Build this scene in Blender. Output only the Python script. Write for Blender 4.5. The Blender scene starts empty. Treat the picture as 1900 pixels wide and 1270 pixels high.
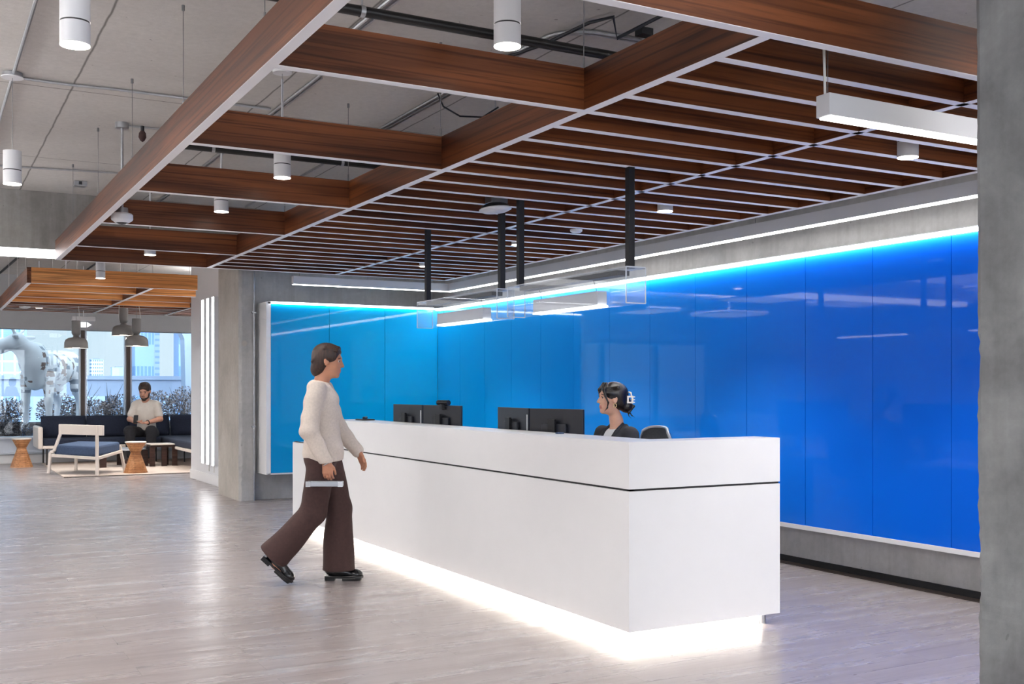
import bpy, bmesh, math, random
import numpy as np
from mathutils import Vector, Matrix, Euler, noise
random.seed(7)
PI = math.pi
sc = bpy.context.scene
COL = sc.collection
CEIL = 3.47

# ------------------------------------------------------------------ materials
def lin(c):
    return tuple(((v/255)/12.92 if v/255 <= .04045 else ((v/255+.055)/1.055)**2.4) for v in c)
MATS = {}
class N:
    """tiny node helper"""
    def __init__(s, name, glass=False):
        m = bpy.data.materials.new(name); m.use_nodes = True
        s.m = m; s.t = m.node_tree; s.n = s.t.nodes; s.l = s.t.links
        s.b = s.n['Principled BSDF']; MATS[name] = m
    def add(s, typ, **kw):
        nd = s.n.new(typ)
        for k, v in kw.items():
            if k.startswith('_'): setattr(nd, k[1:], v)
            else: nd.inputs[k].default_value = v
        return nd
    def link(s, a, b): s.l.new(a, b)
    def coord(s, scale=(1,1,1), kind='Object', rnd=False, rot=(0,0,0)):
        tc = s.add('ShaderNodeTexCoord'); mp = s.add('ShaderNodeMapping')
        mp.inputs['Scale'].default_value = scale; mp.inputs['Rotation'].default_value = rot
        s.link(tc.outputs[kind], mp.inputs['Vector'])
        if rnd:
            oi = s.add('ShaderNodeObjectInfo'); mu = s.add('ShaderNodeMath', _operation='MULTIPLY'); mu.inputs[1].default_value = 37.
            s.link(oi.outputs['Random'], mu.inputs[0])
            cb = s.add('ShaderNodeCombineXYZ'); s.link(mu.outputs[0], cb.inputs[0]); s.link(mu.outputs[0], cb.inputs[2])
            s.link(cb.outputs[0], mp.inputs['Location'])
        return mp.outputs[0]
    def noise(s, vec, scale, detail=4, rough=.55, dist=0):
        nd = s.add('ShaderNodeTexNoise', Scale=scale, Detail=detail, Roughness=rough, Distortion=dist)
        s.link(vec, nd.inputs['Vector']); return nd.outputs['Fac']
    def ramp(s, fac, stops, interp='LINEAR'):
        r = s.add('ShaderNodeValToRGB'); r.color_ramp.interpolation = interp
        e = r.color_ramp.elements
        while len(e) < len(stops): e.new(.5)
        for i, (p, c) in enumerate(stops):
            e[i].position = p; e[i].color = (*c, 1) if len(c) == 3 else c
        s.link(fac, r.inputs[0]); return r.outputs[0]
    def mix(s, fac, a, b, mode='MIX'):
        m = s.add('ShaderNodeMix', _data_type='RGBA', _blend_type=mode)
        for i, v in ((0, fac), (6, a), (7, b)):
            if isinstance(v, (int, float)): m.inputs[i].default_value = v
            elif isinstance(v, tuple): m.inputs[i].default_value = (*v, 1)
            else: s.link(v, m.inputs[i])
        return m.outputs[2]
    def base(s, v):
        if isinstance(v, tuple): s.b.inputs['Base Color'].default_value = (*v, 1)
        else: s.link(v, s.b.inputs['Base Color'])
    def bump(s, h, strength=.2, dist=.01):
        b = s.add('ShaderNodeBump', Strength=strength, Distance=dist)
        s.link(h, b.inputs['Height']); s.link(b.outputs[0], s.b.inputs['Normal'])
    def set(s, **kw):
        for k, v in kw.items(): s.b.inputs[k.replace('_', ' ')].default_value = v
        return s

def plain(name, rgb, rough=.5, metal=0, var=.06, vs=6., bump=0, coat=0, **kw):
    n = N(name); n.set(Roughness=rough, Metallic=metal)
    c = lin(rgb); v = n.coord()
    f = n.noise(v, vs, 3)
    lo = tuple(max(0, x*(1-var)) for x in c); hi = tuple(min(1, x*(1+var)) for x in c)
    n.base(n.ramp(f, [(.3, lo), (.7, hi)]))
    if bump: n.bump(n.noise(n.coord(), vs*bump if bump > 1 else 60, 4), .25, .004)
    if coat: n.b.inputs['Coat Weight'].default_value = coat
    for k, vv in kw.items(): n.b.inputs[k.replace('_', ' ')].default_value = vv
    return n.m
def emit(name, rgb, strength):
    n = N(name); c = lin(rgb)
    n.base(c); n.set(Roughness=.4)
    n.b.inputs['Emission Color'].default_value = (*c, 1); n.b.inputs['Emission Strength'].default_value = strength
    return n.m

def wood(name, dark, mid, light, rough=.42, sx=.55, sz=9.):
    n = N(name)
    v = n.coord((sx, sz*.6, sz), rnd=True)
    big = n.noise(v, .75, 3, .5, .6)
    grain = n.noise(n.coord((sx*1.6, sz*3, sz*4.2), rnd=True), 1.3, 5, .6, .35)
    c1 = n.ramp(big, [(.3, lin(dark)), (.5, lin(mid)), (.72, lin(light))])
    dk = n.ramp(grain, [(.34, (.42, .38, .36)), (.5, (1, 1, 1))])
    n.base(n.mix(.75, c1, dk, 'MULTIPLY'))
    # long flame lines
    wv = n.add('ShaderNodeTexWave', Scale=1.1, Distortion=5.5, Detail=2.5)
    wv.bands_direction = 'Z'
    wv.inputs['Detail Scale'].default_value = .7
    n.link(n.coord((sx*.7, 1, sz*.55), rnd=True), wv.inputs['Vector'])
    ln = n.ramp(wv.outputs['Fac'], [(0, (.45, .4, .38)), (.1, (1, 1, 1))])
    n.base(n.mix(.72, n.mix(.9, c1, dk, 'MULTIPLY'), ln, 'MULTIPLY'))
    n.set(Roughness=rough, Specular_IOR_Level=.3)
    n.bump(grain, .1, .002)
    return n.m
wood('walnut', (64,31,16), (104,57,30), (138,80,44))
wood('walnut_pale', (120,88,70), (138,104,84), (152,118,98), .38)
wood('oak_orange', (204,126,66), (230,156,92), (244,178,112), .4)
wood('table_wood', (158,104,66), (190,134,90), (208,156,112), .45, 1.5, 14)
wood('dark_wood', (44,30,28), (62,42,38), (76,54,46), .4, 2, 8)

def concrete(name, c0, c1, c2, scale=1.1, seams=None, pits=.5, streak=.0):
    n = N(name); v = n.coord()
    big = n.noise(v, scale, 6, .6, .3)
    col = n.ramp(big, [(.28, lin(c0)), (.5, lin(c1)), (.74, lin(c2))])
    fine = n.noise(v, 22, 6, .7)
    col = n.mix(.35, col, n.ramp(fine, [(.3, (.72,.72,.72)), (.7, (1.12,1.12,1.12))]), 'MULTIPLY')
    st = n.noise(n.coord((5, 5, .35)), 2.2, 4, .6)
    if streak: col = n.mix(streak, col, n.ramp(st, [(.36, (.55,.53,.5)), (.55, (1,1,1))]), 'MULTIPLY')
    # small pits and chips
    vo = n.add('ShaderNodeTexVoronoi', Scale=9.); vo.inputs['Randomness'].default_value = 1
    nn = n.add('ShaderNodeMix', _data_type='VECTOR'); 
    nv = n.add('ShaderNodeTexNoise', Scale=6., Detail=3); n.link(v, nv.inputs['Vector'])
    nn.inputs[0].default_value = .12; n.link(v, nn.inputs[4]); n.link(nv.outputs['Color'], nn.inputs[5])
    n.link(nn.outputs[1], vo.inputs['Vector'])
    pit = n.ramp(vo.outputs['Distance'], [(.035, (0,0,0)), (.07, (1,1,1))])
    gate = n.ramp(n.noise(v, 3.1, 2), [(.45, (1,1,1)), (.53, (0,0,0))])
    pitm = n.mix(1., pit, gate, 'LIGHTEN')
    col = n.mix(pits, col, pitm, 'MULTIPLY')
    if seams:
        sx, ox, sy, oy = seams
        geo = n.add('ShaderNodeNewGeometry'); sp = n.add('ShaderNodeSeparateXYZ'); n.link(geo.outputs['Position'], sp.inputs[0])
        wob = n.noise(v, 2.3, 3)
        outs = []
        for ax, s_, o_ in ((0, sx, ox), (1, sy, oy)):
            a = n.add('ShaderNodeMath', _operation='SUBTRACT'); n.link(sp.outputs[ax], a.inputs[0]); a.inputs[1].default_value = o_ - s_/2 - .012
            w = n.add('ShaderNodeMath', _operation='MULTIPLY_ADD'); n.link(wob, w.inputs[0]); w.inputs[1].default_value = .03; n.link(a.outputs[0], w.inputs[2])
            b = n.add('ShaderNodeMath', _operation='PINGPONG'); n.link(w.outputs[0], b.inputs[0]); b.inputs[1].default_value = s_/2
            d = n.add('ShaderNodeMath', _operation='SUBTRACT'); d.inputs[0].default_value = s_/2; n.link(b.outputs[0], d.inputs[1])
            outs.append(n.ramp(d.outputs[0], [(.003, (.2,.19,.18)), (.009, (1,1,1))]))
        col = n.mix(.85, col, n.mix(1., outs[0], outs[1], 'MULTIPLY'), 'MULTIPLY')
    n.base(col); n.set(Roughness=.8)
    n.bump(fine, .35, .006)
    return n.m
concrete('concrete_ceiling', (186,183,178), (202,199,194), (214,211,206), .5, (1.25, .97, 2.5, 8.15), .55)
concrete('concrete_wall', (166,166,166), (188,187,186), (204,203,202), 1.3, None, .5, .22)
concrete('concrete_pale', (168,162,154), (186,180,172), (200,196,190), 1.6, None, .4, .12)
concrete('concrete_column', (112,113,115), (138,140,142), (164,166,166), 2.6, None, .9, .2)
concrete('concrete_beam', (126,123,120), (146,143,140), (162,160,156), 1.6, None, .4, .35)

# floor : long grey boards running along X
n = N('floor_boards')
geo = n.add('ShaderNodeNewGeometry')
br = n.add('ShaderNodeTexBrick', Scale=1., _offset=.37)
br.inputs['Brick Width'].default_value = 1.5; br.inputs['Row Height'].default_value = .18
br.inputs['Mortar Size'].default_value = .0014; br.inputs['Mortar Smooth'].default_value = .3
br.inputs['Color1'].default_value = (.2,.2,.2,1); br.inputs['Color2'].default_value = (.8,.8,.8,1); br.inputs['Mortar'].default_value = (0,0,0,1)
n.link(geo.outputs['Position'], br.inputs['Vector'])
off = n.add('ShaderNodeVectorMath', _operation='MULTIPLY_ADD'); n.link(br.outputs['Color'], off.inputs[0]); off.inputs[1].default_value = (9, 9, 9)
n.link(geo.outputs['Position'], off.inputs[2])
mp = n.add('ShaderNodeMapping'); mp.inputs['Scale'].default_value = (.8, 9, 1); n.link(off.outputs[0], mp.inputs['Vector'])
g1 = n.noise(mp.outputs[0], 1.1, 6, .62, .5)
mp2 = n.add('ShaderNodeMapping'); mp2.inputs['Scale'].default_value = (2.2, 40, 1); n.link(off.outputs[0], mp2.inputs['Vector'])
g2 = n.noise(mp2.outputs[0], 1.2, 4, .6, .3)
c = n.ramp(g1, [(.25, lin((142,130,130))), (.45, lin((160,151,150))), (.6, lin((170,162,162))), (.8, lin((188,182,182)))])
c = n.mix(.4, c, n.ramp(g2, [(.33, (.66,.64,.63)), (.55, (1,1,1))]), 'MULTIPLY')
c = n.mix(.3, c, n.ramp(br.outputs['Color'], [(0, (.75,.73,.73)), (1, (1.08,1.08,1.08))]), 'MULTIPLY')
c = n.mix(br.outputs['Fac'], c, lin((104,98,96)))
n.base(c)
rr = n.ramp(g1, [(.3, (.34,)*3), (.7, (.24,)*3)])
n.link(rr, n.b.inputs['Roughness']); n.set(Specular_IOR_Level=.95)
n.bump(g1, .06, .003)

plain('white_paint', (226,227,230), .55, var=.01)
plain('wall_grey', (158,159,162), .7, var=.02)
plain('white_solid', (230,230,232), .32, var=.008)
plain('white_frame', (236,236,238), .4, var=.01)
plain('fixture_white', (208,209,213), .4, var=.01)
plain('silver_edge', (236,235,236), .4, var=.02, vs=2)
plain('shadow_gap', (30,30,32), .6)
plain('black_metal', (18,20,26), .45, .2, var=.15)
plain('black_pipe', (20,19,20), .38, .1, var=.2)
plain('galvanised', (176,178,182), .32, .85, var=.1, vs=20)
plain('wire_steel', (128,128,130), .35, .7)
plain('black_cable', (22,26,36), .5)
plain('white_cable', (216,214,210), .5)
plain('plastic_white', (222,222,224), .35, var=.01)
plain('lens_dark', (36,38,44), .12, coat=.6)
plain('monitor_shell', (28,31,40), .42, var=.08)
plain('screen_glass', (14,16,20), .12)
plain('chair_mesh', (58,60,64), .6, var=.2, vs=80)
plain('pendant_grey', (118,117,116), .42, var=.03)
plain('navy_fabric', (34,42,62), .92, var=.22, vs=40, bump=4)
plain('blue_fabric', (62,80,110), .92, var=.2, vs=45, bump=4)
plain('cream_lacquer', (226,216,208), .4, var=.015)
plain('rug_weave', (206,192,182), .95, var=.14, vs=90, bump=3)
plain('rug_edge', (52,42,38), .9)
plain('black_leg', (26,25,27), .4)
plain('table_grey', (176,182,192), .3, var=.02)
plain('dark_frame', (76,66,62), .35, .35, var=.08)
plain('alu_frame', (196,206,220), .3, .5, var=.04)
plain('skin', (206,158,134), .5, var=.05, vs=30, Subsurface_Weight=.06)
plain('skin_deep', (186,130,102), .5, var=.05, vs=30, Subsurface_Weight=.05)
plain('skin_light', (214,160,136), .5, var=.06, vs=30, Subsurface_Weight=.05)
plain('lip', (186,120,106), .5)
plain('eye_white', (196,190,186), .15)
plain('eye_iris', (46,30,22), .1)
def hairmat(name, dark, light, rough=.32):
    n = N(name); f = n.noise(n.coord((60, 60, 6)), 2.2, 4, .6)
    n.base(n.ramp(f, [(.35, lin(dark)), (.7, lin(light))])); n.set(Roughness=rough); n.bump(f, .5, .004)
hairmat('hair_black', (8,6,6), (30,20,18), .26); hairmat('hair_brown', (42,32,28), (86,66,54), .5); hairmat('hair_walker', (26,18,16), (70,44,34), .42)
plain('blazer', (36,38,46), .8, var=.15, vs=90)
plain('top_white', (232,234,238), .8, var=.02)
plain('tee_cream', (222,216,208), .88, var=.03, vs=30)
plain('sweater', (206,194,184), .95, var=.07, vs=70, bump=3)
plain('trouser_brown', (66,44,42), .85, var=.15, vs=50)
plain('trouser_black', (36,36,42), .9, var=.15, vs=50)
plain('shoe_black', (14,15,20), .22, coat=.3)
plain('shoe_brown', (78,50,42), .45)
plain('sock', (30,30,34), .9)
plain('gold', (216,190,140), .25, .9)
plain('silver', (214,214,216), .2, .9)
plain('clip_ivory', (236,226,216), .3)
plain('cow_white', (236,240,244), .35, var=.02)
plain('cow_patch', (128,104,96), .4, var=.1)
plain('cow_grey', (150,160,172), .4, var=.1)
plain('terrace', (110,110,114), .9, var=.1)
plain('sill_white', (206,214,226), .5, var=.02)
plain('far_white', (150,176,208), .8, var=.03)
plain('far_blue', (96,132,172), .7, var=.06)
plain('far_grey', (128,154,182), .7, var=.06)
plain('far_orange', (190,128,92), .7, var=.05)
plain('leaf_grey', (92,88,90), .7, var=.35, vs=12)
plain('leaf_dark', (44,46,54), .7, var=.35, vs=12)
plain('leaf_pale', (150,146,148), .7, var=.2, vs=12)
plain('bark', (96,84,76), .8)
plain('soil', (62,58,60), .95, var=.3, vs=12)
emit('led_white', (255,253,250), 4.6)
emit('led_cove', (252,253,255), 11.)
emit('led_soft', (250,250,252), 3.4)
emit('led_warm', (255,244,230), 11.)
emit('led_plinth', (255,246,232), 16.)
emit('led_wallbar', (252,253,255), 4.)
emit('fill_panel_led', (252,251,252), 1.5)  # glow of the added fill panels, down, up and front
emit('fill_panel_led_up', (252,251,253), 17.)
emit('fill_panel_led_front', (253,252,253), 5.)
emit('sign_lit', (240,242,244), 1.)

# back painted glass: colour drifts from cyan at the far corner to royal blue near the column
def paintglass(name, stops, axis):
    n = N(name); geo = n.add('ShaderNodeNewGeometry'); sp = n.add('ShaderNodeSeparateXYZ'); n.link(geo.outputs['Position'], sp.inputs[0])
    mr = n.add('ShaderNodeMapRange'); n.link(sp.outputs[axis], mr.inputs[0])
    a, b = stops[0][0], stops[-1][0]
    mr.inputs[1].default_value = a; mr.inputs[2].default_value = b
    n.base(n.ramp(mr.outputs[0], [((p-a)/(b-a), lin(c)) for p, c in stops]))
    n.set(Roughness=.03, Specular_IOR_Level=.21); n.b.inputs['Coat Weight'].default_value = .15; n.b.inputs['Coat Roughness'].default_value = .4
paintglass('glass_blue', [(4., (8,94,222)), (6., (10,116,244)), (8., (12,142,252)), (10.5, (10,158,248)), (12.9, (8,178,242))], 1)
paintglass('glass_cyan', [(3.7, (0,152,218)), (5.0, (0,176,232)), (5.95, (0,172,228))], 0)
def clearmat(name, tint=(1,1,1), gloss=.12, body=.0, rough=.0):
    m = bpy.data.materials.new(name); m.use_nodes = True; MATS[name] = m
    t = m.node_tree; t.nodes.clear()
    o = t.nodes.new('ShaderNodeOutputMaterial'); tr = t.nodes.new('ShaderNodeBsdfTransparent'); gl = t.nodes.new('ShaderNodeBsdfGlossy')
    tr.inputs[0].default_value = (*tint, 1); gl.inputs['Roughness'].default_value = rough; gl.inputs[0].default_value = (1,1,1,1)
    mx = t.nodes.new('ShaderNodeMixShader'); fr = t.nodes.new('ShaderNodeLayerWeight'); fr.inputs[0].default_value = .5
    pw = t.nodes.new('ShaderNodeMath'); pw.operation = 'POWER'; pw.inputs[1].default_value = 5.; t.links.new(fr.outputs['Facing'], pw.inputs[0])
    ml = t.nodes.new('ShaderNodeMath'); ml.operation = 'MULTIPLY_ADD'; ml.inputs[1].default_value = .35; ml.inputs[2].default_value = .015+gloss
    t.links.new(pw.outputs[0], ml.inputs[0]); t.links.new(ml.outputs[0], mx.inputs[0]); t.links.new(tr.outputs[0], mx.inputs[1]); t.links.new(gl.outputs[0], mx.inputs[2])
    if body:
        df = t.nodes.new('ShaderNodeBsdfDiffuse'); df.inputs[0].default_value = (.85,.9,.97,1)
        m2 = t.nodes.new('ShaderNodeMixShader'); m2.inputs[0].default_value = body
        t.links.new(mx.outputs[0], m2.inputs[1]); t.links.new(df.outputs[0], m2.inputs[2]); t.links.new(m2.outputs[0], o.inputs[0])
    else: t.links.new(mx.outputs[0], o.inputs[0])
clearmat('window_glass', (.93,.97,1), .03)
clearmat('acrylic', (.97,.985,1), .0, .06)
clearmat('acrylic_edge', (.9,.95,1), .1, .5)

# far buildings with their own windows
def facade(name, wall, win, sx, sz, fr=.6):
    n = N(name); 
    tc = n.add('ShaderNodeTexCoord'); sp = n.add('ShaderNodeSeparateXYZ'); n.link(tc.outputs['Object'], sp.inputs[0])
    ms = []
    for ax, s_ in ((0, sx), (2, sz)):
        a = n.add('ShaderNodeMath', _operation='DIVIDE'); n.link(sp.outputs[ax], a.inputs[0]); a.inputs[1].default_value = s_
        f = n.add('ShaderNodeMath', _operation='FRACT'); n.link(a.outputs[0], f.inputs[0])
        g = n.add('ShaderNodeMath', _operation='LESS_THAN'); n.link(f.outputs[0], g.inputs[0]); g.inputs[1].default_value = fr
        ms.append(g)
    mu = n.add('ShaderNodeMath', _operation='MULTIPLY'); n.link(ms[0].outputs[0], mu.inputs[0]); n.link(ms[1].outputs[0], mu.inputs[1])
    n.base(n.mix(mu.outputs[0], lin(wall), lin(win))); n.set(Roughness=.5)
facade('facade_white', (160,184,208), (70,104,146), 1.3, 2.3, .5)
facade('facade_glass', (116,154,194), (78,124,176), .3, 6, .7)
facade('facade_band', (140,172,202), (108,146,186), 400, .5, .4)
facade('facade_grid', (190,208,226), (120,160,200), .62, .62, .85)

# ------------------------------------------------------------------ mesh builder and objects
XF = {}     # object -> matrix that takes its local space to world
class MB:
    def __init__(s): s.bm = bmesh.new(); s.i = 0
    def _mi(s, faces):
        for f in faces: f.material_index = s.i
    def hexa(s, P):
        v = [s.bm.verts.new(p) for p in P]
        fs = [s.bm.faces.new([v[k] for k in q]) for q in ((0,3,2,1),(4,5,6,7),(0,1,5,4),(1,2,6,5),(2,3,7,6),(3,0,4,7))]
        s._mi(fs); return s
    def box(s, x0, x1, y0, y1, z0, z1):
        return s.hexa([(x0,y0,z0),(x1,y0,z0),(x1,y1,z0),(x0,y1,z0),(x0,y0,z1),(x1,y0,z1),(x1,y1,z1),(x0,y1,z1)])
    def bar(s, a, b, w, h, up=(0,0,1)):
        a = Vector(a); b = Vector(b); d = (b-a).normalized(); u = Vector(up)
        r = d.cross(u).normalized()*w/2; t = r.cross(d).normalized()*h/2
        return s.hexa([a-r-t, a+r-t, b+r-t, b-r-t, a-r+t, a+r+t, b+r+t, b-r+t])
    def tube(s, pts, r, n=10, cap=True, radii=None):
        pts = [Vector(p) for p in pts]; rings = []
        up = Vector((0,0,1))
        d0 = (pts[1]-pts[0]).normalized()
        if abs(d0.dot(up)) > .95: up = Vector((1,0,0))
        side = d0.cross(up).normalized()
        for i, p in enumerate(pts):
            d = (pts[min(i+1, len(pts)-1)]-pts[max(i-1, 0)]).normalized()
            side = (side - d*side.dot(d)).normalized(); t = d.cross(side)
            rr = radii[i] if radii else r
            rings.append([s.bm.verts.new(p + side*math.cos(2*PI*k/n)*rr + t*math.sin(2*PI*k/n)*rr) for k in range(n)])
        fs = []
        for A, B in zip(rings, rings[1:]):
            for k in range(n): fs.append(s.bm.faces.new((A[k], A[(k+1)%n], B[(k+1)%n], B[k])))
        if cap: fs.append(s.bm.faces.new(rings[0][::-1])); fs.append(s.bm.faces.new(rings[-1]))
        s._mi(fs); return s
    def lathe(s, prof, c=(0,0,0), n=32, mats=None, cap=False):
        c = Vector(c); rings = []
        for r, z in prof: rings.append([s.bm.verts.new(c+Vector((r*math.cos(2*PI*k/n), r*math.sin(2*PI*k/n), z))) for k in range(n)])
        for j, (A, B) in enumerate(zip(rings, rings[1:])):
            for k in range(n):
                f = s.bm.faces.new((A[k], A[(k+1)%n], B[(k+1)%n], B[k])); f.material_index = mats[j] if mats else s.i
        if cap:
            for R, r_ in ((rings[0], -1), (rings[-1], 1)):
                f = s.bm.faces.new(R[::r_]); f.material_index = s.i
        return s
    def prism(s, pts, axis, a, b):
        def P(p, t): return {'x': (t, p[0], p[1]), 'y': (p[0], t, p[1]), 'z': (p[0], p[1], t)}[axis]
        A = [s.bm.verts.new(P(p, a)) for p in pts]; B = [s.bm.verts.new(P(p, b)) for p in pts]
        fs = [s.bm.faces.new(A[::-1]), s.bm.faces.new(B)]
        for k in range(len(pts)): fs.append(s.bm.faces.new((A[k], A[(k+1)%len(pts)], B[(k+1)%len(pts)], B[k])))
        s._mi(fs); return s
    def quad(s, *P):
        s._mi([s.bm.faces.new([s.bm.verts.new(p) for p in P])]); return s
def finish(name, me, mats, parent=None, world=True, bevel=0, smooth=False, origin=None):
    """link a mesh as one object; vertices are given in world space unless world is False"""
    if isinstance(mats, str): mats = [mats]
    for m in mats: me.materials.append(MATS[m])
    o = bpy.data.objects.new(name, me); COL.objects.link(o)
    if parent is not None:
        o.parent = parent; XF[o] = XF[parent].copy()
        if world: me.transform(XF[parent].inverted())
    else:
        if world:
            if origin is None:
                co = [v.co for v in me.vertices]
                lo = [min(c[i] for c in co) for i in range(3)]; hi = [max(c[i] for c in co) for i in range(3)]
                origin = ((lo[0]+hi[0])/2, (lo[1]+hi[1])/2, lo[2])
            me.transform(Matrix.Translation(-Vector(origin))); o.location = origin; XF[o] = Matrix.Translation(origin)
        else: XF[o] = Matrix.Identity(4)
    if smooth:
        for p in me.polygons: p.use_smooth = True
        if smooth != 'all':
            try: me.set_sharp_from_angle(angle=math.radians(38))
            except Exception: pass
    if bevel:
        b = o.modifiers.new('bevel', 'BEVEL'); b.width = bevel; b.segments = 2; b.limit_method = 'ANGLE'; b.angle_limit = math.radians(50)
    me.update()
    return o
def build(mb, name, mats, parent=None, world=True, bevel=0, smooth=False, origin=None, recalc=True):
    if recalc: bmesh.ops.recalc_face_normals(mb.bm, faces=mb.bm.faces[:])
    me = bpy.data.meshes.new(name); mb.bm.to_mesh(me); mb.bm.free()
    return finish(name, me, mats, parent, world, bevel, smooth, origin)
def thing(name, label, cat, loc=(0,0,0), rz=0, group=None):
    o = bpy.data.objects.new(name, None); COL.objects.link(o); o.empty_display_size = .1
    o.location = loc; o.rotation_euler = (0,0,rz); XF[o] = Matrix.Translation(loc) @ Matrix.Rotation(rz, 4, 'Z')
    return tag(o, label, cat, group)
def tag(o, label=None, cat=None, group=None, kind=None):
    if label: o['label'] = label
    if cat: o['category'] = cat
    if group: o['group'] = group
    if kind: o['kind'] = kind
    return o
def struct(mb, name, mats, label=None, **kw):
    o = build(mb, name, mats, **kw); o['kind'] = 'structure'
    if label: o['label'] = label
    return o
def kids(o): return [c for c in COL.objects if c.parent == o]
def copy_tree(o, parent=None):
    c = o.copy(); COL.objects.link(c); c.parent = parent; XF[c] = XF[parent].copy() if parent else XF[o].copy()
    for ch in KIDS[o] if o in KIDS else kids(o): copy_tree(ch, c)
    return c
KIDS = {}
def dup(o, loc, rz, label, group=None):
    c = copy_tree(o); c.location = loc; c.rotation_euler = (0,0,rz); tag(c, label, None, group)
    return c
def lamp(parent, kind, loc, energy, **kw):
    d = bpy.data.lights.new('bulb', kind); d.energy = energy
    for k, v in kw.items(): setattr(d, k, v)
    o = bpy.data.objects.new('bulb', d); COL.objects.link(o)
    o.parent = parent; o.location = XF[parent].inverted() @ Vector(loc)
    return o

# ------------------------------------------------------------------ the room
W = 6.08                                     # right hand wall
struct(MB().box(-6.2, 6.4, -4.2, 22.3, -.1, 0), 'floor', 'floor_boards')
struct(MB().box(-6.2, 6.4, -4.2, 22.3, CEIL, CEIL+.2), 'ceiling', 'concrete_ceiling')
struct(MB().box(W, W+.25, -4.0, 13.25, 0, CEIL), 'wall_right', 'concrete_wall')
struct(MB().box(3.62, W+.25, 13.25, 13.5, 0, CEIL), 'wall_back', 'concrete_wall')
struct(MB().box(W, W+.25, 13.5, 21.9, 0, CEIL), 'wall_lounge', 'white_paint')
struct(MB().box(-6.2, -6., -4.2, 22.2, 0, CEIL), 'wall_left', 'wall_grey')
struct(MB().box(W-.012, W+.01, -3.9, 13.2, 0, .05), 'baseboard_right', 'shadow_gap')
# floor edge strip in front of the concrete wall
struct(MB().box(W-.1, W-.012, -3.9, 13.2, 0, .004), 'trim_1', 'dark_frame')
# concrete column at the left of the cyan glass: pale side, grey rough front
def rough_column(name, x0, x1, y0, y1, mats, seed, amp=.012, nz=90, cham=.03, side=None):
    mb = MB(); R = []
    rnd = random.Random(seed)
    pts = [(x0+cham, y0), (x1, y0), (x1, y1), (x0, y1), (x0, y0+cham)]
    for k in range(nz+1):
        z = CEIL*k/nz; j = noise.noise(Vector((seed, 0, z*5)))*amp + rnd.uniform(-1,1)*amp*.35
        ring = []
        for i, (x, y) in enumerate(pts):
            dx = j if i == 0 else 0; dy = j if i == 4 else 0
            ring.append(mb.bm.verts.new((x+dx*1.4, y+dy*1.4, z)))
        R.append(ring)
    for A, B in zip(R, R[1:]):
        for i in range(5):
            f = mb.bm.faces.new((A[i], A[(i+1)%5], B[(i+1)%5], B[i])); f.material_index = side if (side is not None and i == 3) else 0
    return struct(mb, name, mats)
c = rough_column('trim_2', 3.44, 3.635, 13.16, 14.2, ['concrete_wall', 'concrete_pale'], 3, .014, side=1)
tag(c, 'concrete column with a pale left side and rough grey front beside the cyan glass')
# the near column cropping the right side of the view
def near_column():
    mb = MB(); x0, y0, x1, y1 = 3.32, 1.9, 3.95, 2.6; nz = 130; R = []; rnd = random.Random(5)
    for k in range(nz+1):
        z = CEIL*k/nz; amp = .004 if z > 1.6 else .012
        j = noise.noise(Vector((1.5, 0, z*6)))*amp + rnd.uniform(-1, 1)*amp*.4
        s_ = .03*(1-z/CEIL)   # the corner leans a touch, as cast
        R.append([mb.bm.verts.new(p) for p in ((x0, y0, z), (x1, y0, z), (x1, y1, z), (x0+.012+j, y1-s_*.6, z), (x0+j*.3, y1-.02-s_*.6, z))])
    for A, B in zip(R, R[1:]):
        for i in range(5): mb.bm.faces.new((A[i], A[(i+1)%5], B[(i+1)%5], B[i]))
    tag(struct(mb, 'trim_3', 'concrete_column'), 'grey pitted concrete column cropping the right edge')
near_column()
# white stub wall with the light bars
struct(MB().box(3.70, 3.84, 14.2, 17.0, 0, CEIL), 'wall_stub', 'white_paint')
struct(MB().box(3.684, 3.71, 14.21, 17.012, 0, .14), 'baseboard_stub', 'white_frame', bevel=.003)
# concrete downstand beam
tag(struct(MB().box(-6, 3.5, 12.45, 13.05, 2.83, CEIL-.001), 'trim_4', 'concrete_beam'), 'concrete downstand beam crossing the ceiling')
# window wall of the lounge
struct(MB().box(-6, 6.2, 21.75, 22.05, 2.475, CEIL-.001), 'wall_header', 'wall_grey')
struct(MB().box(-6, 6.2, 21.78, 22.1, 0, .16), 'baseboard_window', 'white_paint')
struct(MB().box(-6, 6.2, 21.82, 22.1, .16, .485).box(-6, 6.2, 21.74, 21.84, .17, .2).box(-6, 6.2, 21.72, 22.12, .455, .487), 'wall_sill', 'sill_white', bevel=.004)
xs = [-6, -4.2, -2.6, -.9, .85, 2.75, 3.57, 5.05, 6.08]
for i in range(len(xs)-1):
    a, b = xs[i], xs[i+1]
    fr = MB().box(a-.045, a+.025, 21.8, 21.98, .485, 2.48)
    w = struct(fr, 'window_%d' % (i+1), ['dark_frame'], bevel=.004)
    build(MB().box(a+.025, a+.06, 21.84, 21.95, .485, 2.48).box(a-.075, a-.045, 21.84, 21.95, .485, 2.48), 'window_frame', 'alu_frame', w, bevel=.003)
    build(MB().box(a+.06, b-.075, 21.885, 21.9, .487, 2.475), 'pane', 'window_glass', w)
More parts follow.
